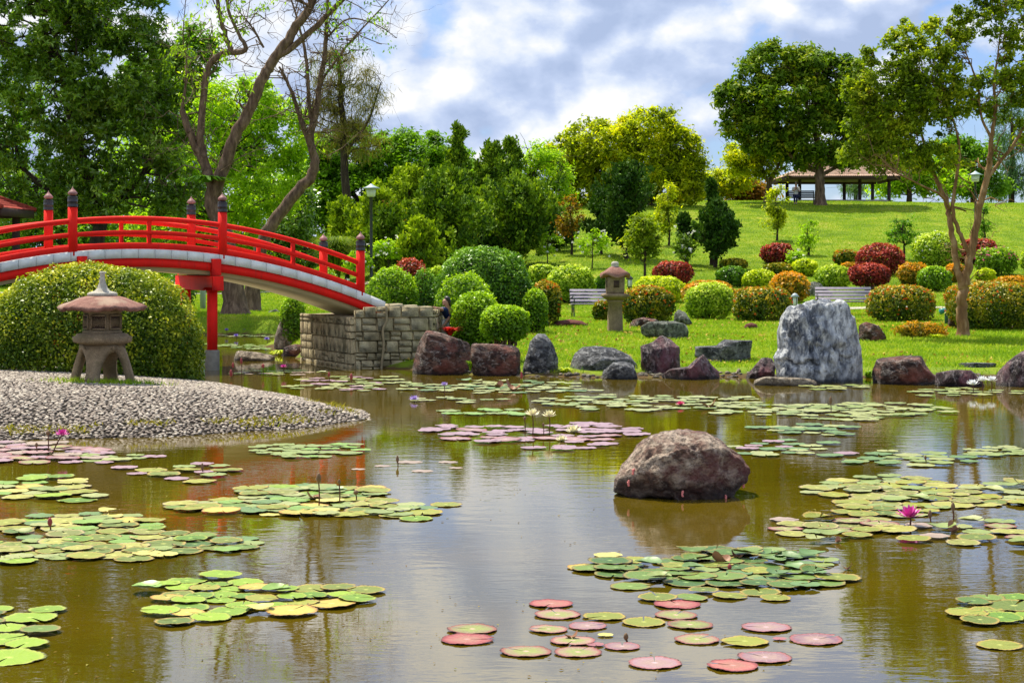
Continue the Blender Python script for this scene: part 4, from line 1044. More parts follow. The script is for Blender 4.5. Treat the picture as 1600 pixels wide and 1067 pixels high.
RK('low pinkish ledge at the foot of the big blue grey rock', [(1173, 603), (1178, 594), (1200, 589), (1250, 591), (1285, 595), (1294, 604)], 603, 'r_tan', 13, group=GS, depth=.35)
RK('dark maroon block with a flat top right of the big rock', [(1364, 602), (1368, 580), (1376, 560), (1384, 552), (1410, 555), (1444, 557), (1452, 575), (1467, 592), (1466, 603)], 601, 'r_maroon', 4, group=GS, p=4, facets=7, depth=.6)
RK('low purple rock with sloping facets beside the dark maroon block', [(1466, 604), (1468, 584), (1500, 578), (1518, 578), (1536, 590), (1545, 606)], 605, 'r_purple', 15, group=GS, facets=12)
RK('large dark purple rock cut by the right edge', [(1562, 605), (1566, 585), (1582, 567), (1600, 551), (1625, 543), (1652, 560), (1660, 606)], 605, 'r_purple', 16, group=GS)
GL = 'rocks lying on the lawn'
RK('long mossy dark rock lying on the lawn', [(1000, 527), (1001, 511), (1015, 503), (1055, 502), (1080, 508), (1087, 520), (1084, 530)], 530, 'r_green', 17, D=on_ground(1040, 530), group=GL, depth=.5)
RK('upright green grey rock behind the long mossy rock', [(1052, 508), (1054, 490), (1062, 482), (1072, 487), (1082, 505), (1082, 512)], 510, 'r_green', 18, D=on_ground(1066, 510), group=GL)
RK('low reddish rock left of the long mossy rock', [(978, 512), (990, 500), (1006, 496), (1025, 499), (1038, 506), (1036, 513)], 512, 'r_maroon', 19, D=on_ground(1005, 512), group=GL, depth=.5)
RK('rounded brown rock right of the big blue grey rock', [(1343, 533), (1344, 508), (1356, 503), (1374, 509), (1388, 528), (1388, 535)], 534, 'r_maroon', 20, D=on_ground(1366, 534), group=GL)
RK('thin flat dark slab lying on the lawn at right', [(1498, 575), (1500, 568), (1530, 567), (1562, 568), (1560, 575)], 575, 'r_dark', 21, D=on_ground(1530, 575), group=GL, depth=.5, p=4)
RK('flat topped grey rock between clipped shrubs behind the bench', [(1261, 464), (1262, 443), (1275, 440), (1283, 443), (1292, 452), (1302, 455), (1302, 464)], 464, 'r_green', 22, D=on_ground(1282, 464), group=GL)
RK('dark red rock tucked behind the orange barked trunk', [(1482, 515), (1484, 497), (1492, 490), (1500, 492), (1504, 515)], 514, 'r_maroon', 23, D=on_ground(1492, 513), group=GL)
for (c, y, w_, h_, lb, sd) in ((890, 510, 66, 11, 'low mound of red mulch in front of the left bench', 30), (1174, 514, 27, 10, 'small mound of red mulch below the ixora hedge', 31)):
    RK(lb, [(c - w_ / 2, y), (c - w_ * .3, y - h_ * .75), (c, y - h_), (c + w_ * .3, y - h_ * .75), (c + w_ / 2, y)], y, 'r_maroon', sd, D=on_ground(c, y), depth=.6, name='mulch_mound', cat='mound', facets=0, p=2).data.materials[0] = G['mulch']
GB = 'rocks in the channel behind the bridge'
RK('long flat pale rock in the water between the bridge columns', [(350, 566), (353, 552), (370, 548), (400, 551), (424, 556), (436, 563), (430, 567)], 564, 'r_tan', 24, D=40, group=GB, depth=.5)
RK('tall leaning pale rock left of the stone abutment', [(426, 545), (430, 520), (437, 502), (443, 495), (455, 500), (470, 515), (476, 545), (470, 555)], 548, 'r_tan', 25, D=44.5, group=GB)
RK('low dark rock at the foot of the tall leaning pale rock', [(440, 560), (443, 543), (460, 538), (478, 540), (482, 560)], 560, 'r_maroon', 26, D=42, group=GB, p=4)
RK('small grey rock on the grass behind the channel', [(412, 500), (418, 487), (430, 483), (440, 490), (444, 500)], 500, 'r_green', 27, D=58, group=GB)
# the boulder in the pond
boulder = RK('big rounded brown boulder standing alone in the pond', [(957, 772), (962, 752), (975, 733), (990, 716), (1003, 697), (1020, 685), (1045, 678), (1080, 676), (1110, 680), (1128, 690), (1145, 705), (1163, 718), (1178, 735), (1180, 742), (1172, 755), (1155, 775), (1140, 788), (1090, 793), (1040, 788), (990, 783)], 786, 'r_boulder', 41, big=True, facets=3, depth=.9, disp=.06, D=16.6, crack=.07, p=2.2)
G['egg'] = plain('pink_snail_eggs', (.75, .22, .20), .6, .4, .15, 60, .4)
sc.view_layers[0].update() if hasattr(sc, 'view_layers') else None
def eggs(o, pts, label, group):
    M = np.array([v.co[:] for v in o.data.vertices]) + np.array(o.location)
    pxs = 800 + F * M[:, 0] / M[:, 1]; pys = YH - F * (M[:, 2] - H) / M[:, 1]
    for (a, b) in pts:
        d = np.hypot(pxs - a, pys - b) + (M[:, 1] - M[:, 1].min()) * 8; p = M[int(np.argmin(d))]
        m = MB(); iv, fi = ICO1; rr = random.Random(int(a))
        for k in range(9): m.add(iv * .010 + p + np.array([rr.uniform(-.006, .006), -.006, -.022 + .0055 * k]), fi)
        tag(m.mk('snail_egg_cluster', G['egg'], None, p, smooth_=True), label, 'snail eggs', group)
eggs(boulder, [(983, 756), (990, 737), (1066, 771), (1134, 778), (1163, 760)], 'small pink cluster of snail eggs stuck on the pond boulder', 'snail eggs on the boulder')

def shore_stones():
    rng = np.random.default_rng(8); n = 1500; x = -3 + 16 * rng.random(n); y = 33.4 + 2.6 * rng.random(n); sd = -sdpoly(x, y, POND)
    k = (sd > -.12) & (sd < .30 + .25 * np.sin(x * 2.7) * np.sin(x * 1.1)); x, y = x[k], y[k]; n = len(x); z = np.maximum(ground(x, y), -.03)
    iv, fi = ICO1; m = len(iv); s = np.stack([.04 + .07 * rng.random(n) ** 3, .04 + .05 * rng.random(n) ** 2, .025 + .04 * rng.random(n) ** 2], 1)
    B = iv[None] * s[:, None, :] * (1 + .12 * rng.normal(size=(n, m, 1))); V = (B + np.stack([x, y, z], 1)[:, None, :]).reshape(-1, 3)
    tag(mk('shore_stones', V, (fi[None] + (np.arange(n) * m)[:, None, None]).reshape(-1, 3), G['r_tan'], smooth_=True), 'small muddy stones along the foot of the far bank', kind='stuff')
    P = scatter(5200, 35.5, 66); P = P[fbm(P * .35, 71, 3) > -.05]
    V, f = leaf_quads(P + [0, 0, .05], np.tile([0, 0, 1.], (len(P), 1)), .09, .05, rng, .5)
    tag(mk('fallen_leaves', V, f, foliage('fallen_leaf', [(.10, .045, .015), (.22, .12, .03), (.34, .24, .05), (.40, .34, .12)], .1, .7, .2, 3), tint=rng.random(len(P))), 'scattered dry fallen leaves on the lawn', kind='stuff')
shore_stones()
# ------------------------------------------------------------------ big trees at left
tree('broadleaf_tree', 'large dense dark green tree filling the upper left corner', 60,
     [[(140, 470, .34), (150, 400, .27), (155, 330, .22), (120, 220, .16), (90, 80, .09), (80, -60, .05)], [(155, 340, .15), (190, 305, .12), (222, 275, .09), (235, 235, .06), (250, 150, .03)], [(150, 350, .14), (80, 300, .10), (20, 250, .06)]],
     [(50, 30, 120, 90), (170, 10, 90, 70), (200, 120, 100, 80), (60, 170, 130, 90), (215, 205, 90, 75), (50, 290, 110, 70), (150, 290, 80, 55), (110, -60, 150, 70), (270, 300, 45, 45)],
     G['f_dark'], G['barkdark'], 101, clumps=1050, cr=.31, per=100, L=.19, W=.068, limbs=110, mode='rosette', depth=.8, up=.5)
tree('leaning_tree', 'tall rough barked tree leaning right with sparse leaves and a forked trunk', 57,
     [[(368, 492, .40), (362, 430, .34), (346, 360, .30), (334, 320, .27), (336, 290, .24)],
      [(336, 300, .22), (352, 255, .20), (372, 205, .19), (394, 165, .18), (412, 120, .17), (430, 90, .165), (455, 55, .15), (480, 20, .13), (505, -30, .10), (540, -100, .06)],
      [(334, 300, .18), (322, 262, .16), (308, 232, .14), (296, 205, .12), (284, 172, .10)],
      [(322, 262, .13), (314, 215, .12), (318, 150, .11), (326, 108, .10), (348, 84, .10), (383, 80, .08), (374, 55, .055), (360, 25, .05), (350, -20, .04)],
      [(362, 82, .09), (350, 50, .075), (343, 20, .065), (335, -30, .05)],
      [(428, 92, .12), (462, 70, .10), (505, 30, .09), (545, -10, .07), (600, -60, .04)],
      [(412, 75, .04), (395, 45, .035), (375, 20, .02)], [(284, 172, .05), (292, 110, .035), (286, 60, .02), (290, 0, .012)]],
     [(330, 40, 60, 50), (420, 10, 70, 40), (350, 120, 55, 50), (290, 110, 45, 60), (540, 10, 60, 30), (450, -80, 120, 50)],
     G['f_yel'], G['bark'], 102, clumps=60, cr=.35, per=22, L=.14, W=.06, limbs=22, twigs=90, twl=1.3, mode='droop', shell=.1)
tree('leaning_tree', 'second leaning tree with pale flaking bark curving up beside the forked one', 60,
     [[(392, 488, .30), (398, 430, .25), (412, 375, .22), (440, 330, .20), (468, 296, .19), (489, 270, .17), (490, 240, .14), (484, 215, .13), (492, 180, .11), (500, 130, .09), (508, 80, .075), (511, 20, .06), (516, -60, .04)],
      [(484, 222, .09), (474, 200, .085), (466, 175, .075), (458, 150, .06), (446, 122, .05), (436, 105, .035)],
      [(490, 245, .07), (487, 200, .075), (482, 150, .07), (478, 90, .06), (470, 50, .045), (455, 0, .03)],
      [(500, 130, .05), (525, 95, .045), (552, 60, .035), (590, 20, .025), (625, -20, .015)], [(510, 60, .04), (545, 30, .03), (590, 40, .02), (620, 60, .012)]],
     [(560, 40, 60, 50), (590, 70, 30, 40), (500, 60, 60, 60)],
     G['f_mid'], G['bark'], 103, clumps=24, cr=.3, per=14, L=.12, W=.06, limbs=14, twigs=90, twl=1.2, mode='droop', twigmat=None)
# background greenery at left
tree('background_tree', 'bright yellow green tree behind the forked leaning trunk', 82, [[(330, 440, .3), (335, 340, .25), (350, 240, .18), (370, 170, .1)], [(335, 320, .14), (280, 260, .1), (250, 220, .06)]],
     [(370, 170, 75, 55), (440, 210, 55, 60), (300, 240, 70, 60), (400, 290, 80, 60), (270, 350, 70, 60), (350, 380, 80, 45), (240, 420, 60, 25)], G['f_yel'], G['barkdark'], 111, clumps=520, cr=.45, per=64, L=.22, W=.10, limbs=70)
tree('background_tree', 'olive wispy tree with fine foliage behind the second leaning trunk', 92, [[(545, 430, .3), (540, 300, .22), (535, 180, .15), (528, 90, .08)], [(538, 240, .1), (575, 190, .06), (595, 130, .03)]],
     [(520, 110, 40, 40), (545, 160, 50, 45), (505, 190, 45, 45), (560, 215, 40, 30), (580, 130, 18, 30)], G['f_casu'], G['barkdark'], 112, clumps=150, cr=.6, per=70, L=.34, W=.03, limbs=60, mode='droop')
tree('background_tree', 'mid green tree low behind the bridge posts at left', 88, [[(90, 440, .25), (95, 380, .2), (90, 300, .1)]],
     [(20, 390, 80, 60), (110, 385, 80, 65), (190, 380, 70, 60), (30, 330, 70, 50), (200, 320, 60, 40), (-30, 420, 80, 40)], G['f_mid'], G['barkdark'], 113, clumps=260, cr=.65, per=80, L=.26, W=.11, limbs=40)
tree('background_tree', 'shaded green tree between the forked trunk and the bamboo', 98, [[(430, 440, .3), (430, 360, .2), (425, 280, .12)], [(430, 380, .14), (470, 340, .1)]],
     [(430, 330, 70, 55), (470, 390, 60, 45), (390, 400, 70, 40), (300, 420, 80, 30)], G['f_dark'], G['barkdark'], 114, clumps=210, cr=.7, per=80, L=.26, W=.11, limbs=50)
tree('rain_tree', 'broad domed rain tree with fresh green crown behind the junipers', 125, [[(590, 430, .45), (590, 370, .35), (600, 310, .25)], [(595, 350, .25), (650, 290, .15)], [(592, 350, .25), (540, 290, .15)]],
     [(560, 240, 80, 50), (640, 245, 85, 45), (700, 272, 60, 42), (500, 300, 60, 60), (580, 310, 90, 50), (480, 360, 50, 50), (680, 320, 80, 45)], G['f_rain'], G['barkdark'], 115, clumps=800, cr=.65, per=80, L=.32, W=.15, limbs=70, flat=.5, up=.9)
for i, (bl, m_, lb) in enumerate((
    ([(-20, 300, 130, 120), (90, 350, 110, 80), (-40, 180, 110, 90)], 'f_mid', 'far green tree glimpsed behind the dark tree at the left edge'),
    ([(210, 300, 100, 80), (300, 360, 90, 60), (180, 400, 120, 40)], 'f_yel', 'far light green tree glimpsed between the dark tree and the forked trunk'),
    ([(400, 300, 100, 90), (330, 220, 80, 70), (440, 400, 110, 40)], 'f_rain', 'far deep green tree beyond the two leaning trunks'),
    ([(250, 160, 70, 80), (300, 90, 40, 50)], 'f_rain', 'far green tree rising behind the gap right of the dark tree'))):
    c = bl[0]; tree('background_tree', lb, 135 + 3 * i, [[(c[0], 425, .4), (c[0], c[1] + 30, .3), (c[0] + 10, c[1] - 20, .15)]], bl, G[m_], G['barkdark'], 120 + i, group='far trees behind the bridge', clumps=190, cr=1.0, per=75, L=.42, W=.2, limbs=30)
spray('bamboo_clump', 'feathery olive bamboo clump left of the lamp post', 525, 440, 74, G['f_crape'], 130, 3.5, 1.25, 2200, W=.014, cat='bamboo', droop=.55)
# ------------------------------------------------------------------ junipers in the middle
J = 'junipers on the slope'
tree('background_tree', 'mid green leafy tree filling the gap between the junipers and the golden tree', 104, [[(800, 400, .2), (798, 340, .14), (800, 280, .08)]], [(770, 290, 46, 40), (820, 330, 50, 36), (740, 340, 50, 40), (690, 330, 50, 44)], G['f_rain'], G['barkdark'], 139, clumps=180, cr=.5, per=70, L=.26, W=.12, limbs=30)
for (px, top, base, w_, D, m_, lb, sd, arms) in (
    (718, 190, 400, 62, 93, 'f_jun', 'tallest spire juniper breaking the skyline', 140, 46),
    (765, 222, 400, 74, 90, 'f_jun', 'bushy topped juniper right of the tallest spire', 141, 60),
    (797, 218, 395, 56, 96, 'f_jun', 'narrow twin topped juniper beside the golden tree', 142, 44),
    (640, 268, 415, 100, 84, 'f_junlight', 'broad light green juniper behind the lamp post', 143, 80),
    (590, 300, 425, 84, 80, 'f_junlight', 'light green juniper right behind the lamp post pole', 144, 66),
    (540, 318, 440, 74, 82, 'f_junlight', 'light green juniper at the left end of the row', 145, 56),
    (697, 272, 424, 112, 76, 'f_jun', 'full dark juniper with its bare trunk foot showing above the round hedge', 146, 90),
    (812, 290, 405, 112, 80, 'f_jun', 'wide rounded dark juniper above the clipped dark hedge', 147, 90),
    (745, 300, 408, 70, 84, 'f_junlight', 'yellowish juniper wedged between two dark ones', 148, 50),
    (853, 320, 390, 40, 88, 'f_jun', 'small juniper at the right end of the row', 149, 34),
    (770, 330, 412, 84, 82, 'f_jundark', 'dark low juniper between the full one and the wide rounded one', 151, 60),
    (615, 330, 428, 80, 78, 'f_jun', 'dark green juniper right of the lamp post pole', 152, 60),
    (560, 335, 436, 70, 84, 'f_jun', 'dark juniper left of the lamp post', 153, 50),
    (870, 345, 398, 44, 86, 'f_jundark', 'low dark juniper beside the rusty topped sapling', 154, 36),
    (655, 345, 432, 70, 72, 'f_junlight', 'low light juniper behind the flat crimson shrub', 150, 44)):
    conifer('juniper_tree', lb, px, top, base, w_, D, G[m_], sd, J, per=64 if w_ > 80 else 52, L=.17, W=.06, arms=arms, low=.1)
JD = 'dark conifers on the slope'
for (px, top, w_, D, lb, sd, arms) in (
    (978, 256, 88, 82, 'tall dark conifer with a spreading top behind the slim stone lantern', 160, 56),
    (940, 298, 44, 84, 'narrow dark conifer left of the tall dark conifer', 161, 34),
    (1120, 318, 62, 79, 'bushy dark conifer standing alone on the open slope', 162, 52),
    (1113, 276, 26, 80, 'thin dark conifer spire rising behind the bushy lone conifer', 163, 22),
    (1072, 336, 34, 80, 'small dark conifer with tufted top left of the lone conifer', 164, 24)):
    conifer('conifer_tree', lb, px, top, 410, w_, D, G['f_jundark'], sd, JD, per=60, L=.16, W=.055, arms=arms, low=.14)
# ------------------------------------------------------------------ middle and right trees
tree('golden_tree', 'wide golden green tree on the hill behind the slim stone lantern', 108, [[(1012, 345, .34), (1010, 310, .27), (1004, 280, .2), (985, 240, .1)], [(1008, 305, .2), (1040, 270, .13), (1060, 240, .07)], [(1008, 308, .2), (960, 290, .12), (920, 260, .06)]],
     [(945, 228, 75, 42), (1020, 205, 55, 38), (1055, 240, 45, 45), (890, 252, 55, 40), (975, 262, 95, 45), (1050, 290, 50, 36), (930, 300, 60, 28), (1075, 265, 30, 30)],
     G['f_olive'], G['barkdark'], 170, clumps=620, cr=.48, per=80, L=.27, W=.12, limbs=110, depth=.7)
tree('light_tree', 'airy light green tree with dark branches left of the golden tree', 100, [[(848, 385, .2), (850, 340, .16), (846, 310, .12), (828, 280, .08)], [(848, 325, .1), (870, 290, .07), (885, 270, .04)], [(846, 320, .09), (815, 295, .05), (800, 285, .03)]],
     [(830, 245, 34, 26), (862, 265, 36, 30), (812, 270, 28, 22), (880, 300, 26, 26), (845, 300, 40, 20)], G['f_yel'], G['barkdark'], 171, clumps=100, cr=.5, per=46, L=.22, W=.09, limbs=80)
tree('shade_tree', 'big dark leafy tree shading the hilltop bench', 111, [[(1282, 322, .36), (1281, 290, .30), (1280, 262, .27), (1278, 225, .2), (1262, 170, .12), (1250, 120, .06)], [(1279, 268, .17), (1255, 258, .14), (1232, 240, .10), (1205, 210, .06)], [(1280, 255, .16), (1310, 225, .12), (1345, 190, .07)], [(1281, 275, .13), (1320, 255, .09), (1360, 235, .05)]],
     [(1210, 100, 50, 34), (1265, 108, 55, 32), (1165, 150, 46, 34), (1235, 160, 90, 50), (1315, 135, 60, 48), (1350, 185, 50, 50), (1200, 205, 60, 36), (1290, 215, 80, 34), (1150, 195, 26, 20), (1380, 235, 34, 28), (1330, 235, 50, 22), (1235, 235, 40, 18), (1300, 250, 34, 12), (1250, 252, 26, 9)],
     G['f_bigd'], G['bark'], 172, clumps=620, cr=.52, per=90, L=.30, W=.15, limbs=120, depth=.75)
tree('small_tree', 'slim forked tree with yellowing leaves left of the hilltop bench', 114, [[(1198, 312, .2), (1203, 285, .17), (1215, 262, .1), (1225, 240, .06)], [(1202, 290, .1), (1190, 262, .07), (1175, 245, .04)]],
     [(1175, 240, 48, 22), (1215, 235, 40, 22), (1155, 255, 28, 16), (1195, 262, 40, 14)], G['f_olive'], G['bark'], 173, clumps=110, cr=.5, per=80, L=.26, W=.11, limbs=50)
tree('orange_barked_tree', 'orange barked tree with forking trunks and small leaves at right', 44.2,
     [[(1505, 524, .164), (1504, 490, .14), (1504, 462, .129), (1507, 440, .117)],
      [(1503, 450, .094), (1496, 420, .082), (1490, 380, .074), (1485, 345, .069), (1480, 318, .066, .2), (1466, 288, .055, .3), (1452, 250, .043, .5), (1440, 210, .031, .8), (1425, 160, .02, 1)],
      [(1508, 445, .117), (1514, 410, .101), (1520, 380, .094), (1529, 335, .086), (1541, 285, .078), (1547, 250, .07), (1549, 217, .055), (1556, 170, .043), (1553, 130, .031), (1560, 80, .02), (1565, 20, .012)],
      [(1515, 398, .058), (1503, 372, .055), (1492, 345, .051), (1489, 316, .047), (1496, 270, .039), (1499, 230, .035), (1490, 190, .023), (1470, 140, .016)],
      [(1542, 280, .055), (1560, 255, .047), (1578, 235, .043), (1600, 200, .035), (1630, 170, .023)], [(1483, 325, .039), (1470, 305, .035, -.4), (1440, 290, .023, -.6), (1400, 270, .016, -1)],
      [(1549, 217, .039), (1533, 180, .031), (1527, 130, .027), (1510, 85, .016)], [(1452, 250, .031, .5), (1420, 215, .023, .2), (1385, 200, .016, 0)]],
     [(1405, 55, 32, 30), (1440, 95, 55, 42), (1385, 130, 42, 34), (1470, 60, 42, 36), (1515, 35, 40, 34), (1580, 30, 45, 40), (1590, 100, 34, 50), (1450, 160, 62, 38), (1390, 195, 50, 34), (1430, 215, 60, 30), (1500, 150, 34, 34), (1355, 160, 26, 26), (1560, -50, 90, 50), (1610, 190, 26, 40), (1470, 250, 46, 22), (1350, 90, 22, 20), (1370, 240, 34, 24), (1400, 160, 60, 50), (1450, 120, 60, 50), (1350, 200, 30, 30), (1420, 255, 40, 18), (1560, 140, 50, 50), (1335, 150, 26, 30), (1340, 240, 34, 22), (1380, 258, 30, 14)],
     G['f_crape'], G['barkorange'], 174, clumps=800, cr=.175, per=50, L=.11, W=.062, limbs=200, lr=.028, twigs=40, twl=.7, mode='blade', depth=.9)
for (bl, m_, lb, sd, D, mode, L_, W_) in (
    ([(1420, 268, 44, 34), (1470, 285, 44, 22), (1390, 290, 26, 18)], 'f_yel', 'light green tree beyond the hill right of the pavilion', 181, 132, 'blade', .34, .15),
    ([(1520, 260, 44, 46), (1540, 295, 50, 14), (1490, 240, 30, 30)], 'f_rain', 'green tree beyond the hill behind the orange barked trunks', 182, 136, 'blade', .36, .15),
    ([(1580, 200, 30, 70), (1600, 270, 36, 40), (1560, 290, 26, 18)], 'f_blue', 'bluish feathery tree at the right edge beyond the hill', 183, 140, 'droop', .5, .05),
    ([(1640, 160, 40, 90), (1650, 260, 40, 50)], 'f_blue', 'second bluish feathery tree cut by the right edge', 184, 143, 'droop', .5, .05),
    ([(1335, 292, 18, 10)], 'f_blue', 'tiny pale conifer seen under the pavilion roof', 185, 150, 'droop', .4, .05),
    ([(1110, 290, 34, 16), (1140, 282, 30, 16), (1090, 300, 24, 12)], 'f_olive', 'low olive tree at the hill crest left of the slim forked tree', 186, 126, 'blade', .34, .15),
    ([(1165, 298, 28, 12), (1185, 305, 20, 8)], 'f_orange', 'low rusty leaved tree at the hill crest beside the slim forked tree', 187, 128, 'blade', .3, .14)):
    c = bl[0]; tree('background_tree', lb, D, [[(c[0], 318, .22), (c[0] + 2, c[1] + 8, .16), (c[0] - 3, c[1] - 12, .08)]], bl, G[m_], G['barkdark'], sd, group='trees beyond the hill crest', clumps=120 if len(bl) > 1 else 16, cr=.75, per=70, L=L_, W=W_, limbs=30, mode=mode)
# young trees and saplings on the slope
for (px, base, D, top, w_, m_, lb, sd, per, nc) in (
    (1007, 436, 68, 330, 64, 'f_crape', 'young olive green tree on a thin stem above the crimson shrub', 190, 40, 60),
    (893, 402, 84, 296, 40, 'f_orange', 'slender sapling with rusty red top on the slope', 191, 26, 30),
    (1214, 388, 90, 292, 38, 'f_olive', 'sapling with bronze leaves above the crimson shrub on the slope', 192, 44, 34),
    (1263, 412, 84, 342, 34, 'f_yel', 'small pale leaved sapling on the open slope', 193, 22, 26),
    (1412, 412, 82, 336, 50, 'f_mid', 'sapling with scattered white flowers left of the yellow hedge', 194, 22, 34),
    (1045, 405, 88, 282, 46, 'f_olive', 'bronze young tree behind the olive one', 195, 36, 44),
    (728, 405, 79, 338, 40, 'f_olive', 'young tree with bronze tips among the junipers', 196, 36, 30),
    (612, 395, 79, 320, 34, 'f_orange', 'reddish young tree among the light junipers', 197, 36, 24),
    (1538, 395, 90, 318, 30, 'f_mid', 'thin sapling between the orange barked trunks', 198, 24, 18)):
    h_ = base - top
    r = tree('young_tree', lb, D, [[(px, base, .06), (px + 1, base - h_ * .35, .045), (px - 2, base - h_ * .7, .03), (px, top + 8, .012)]],
         [(px, top + h_ * .3, w_ * .42, h_ * .3), (px - w_ * .1, top + h_ * .5, w_ * .5, h_ * .2)], G[m_], G['barkdark'], sd, clumps=nc, cr=.28, per=per, L=.17, W=.08, limbs=24, lr=.02)
def flowering(px, base, D, w_, h_, lb, sd, m_='f_yel', bl='blossom_w'):
    r = tree('flowering_shrub', lb, D, [[(px, base, .03), (px + 1, base - h_ * .5, .02), (px, base - h_ * .9, .01)]], [(px, base - h_ * .55, w_ / 2, h_ * .45)], G[m_], G['barkdark'], sd, clumps=26, cr=.26, per=24, L=.16, W=.07, limbs=14, lr=.015, cat='shrub')
    rng = np.random.default_rng(sd); c = at(px, base - h_ * .6, D); C = c + rng.normal(size=(22, 3)) * np.array([w_ * D / F * .3, .4, h_ * D / F * .25])
    V, f, tn = clump_leaves(C, .06, 12, .07, .05, rng, .3, .8); mk('blossoms', V, f, G[bl], r, tint=tn)
for a in ((855, 402, 80, 44, 40, 'loose white flowering shrub left of the rusty sapling', 200), (925, 404, 78, 46, 46, 'loose white flowering shrub below the narrow dark conifer', 201), (885, 380, 88, 30, 24, 'small pale flowering shrub high on the slope', 202),
          (1070, 408, 78, 26, 40, 'dark shrub with white flowers beside the crimson shrub', 203, 'f_jun'), (1243, 416, 80, 20, 22, 'tiny shrub with white flower heads above the clipped row', 204),
          (606, 408, 72, 50, 34, 'low pale shrub with white flowers right of the lamp post', 205), (560, 432, 70, 44, 40, 'pale shrub seen between the last bridge posts', 206)): flowering(*a)
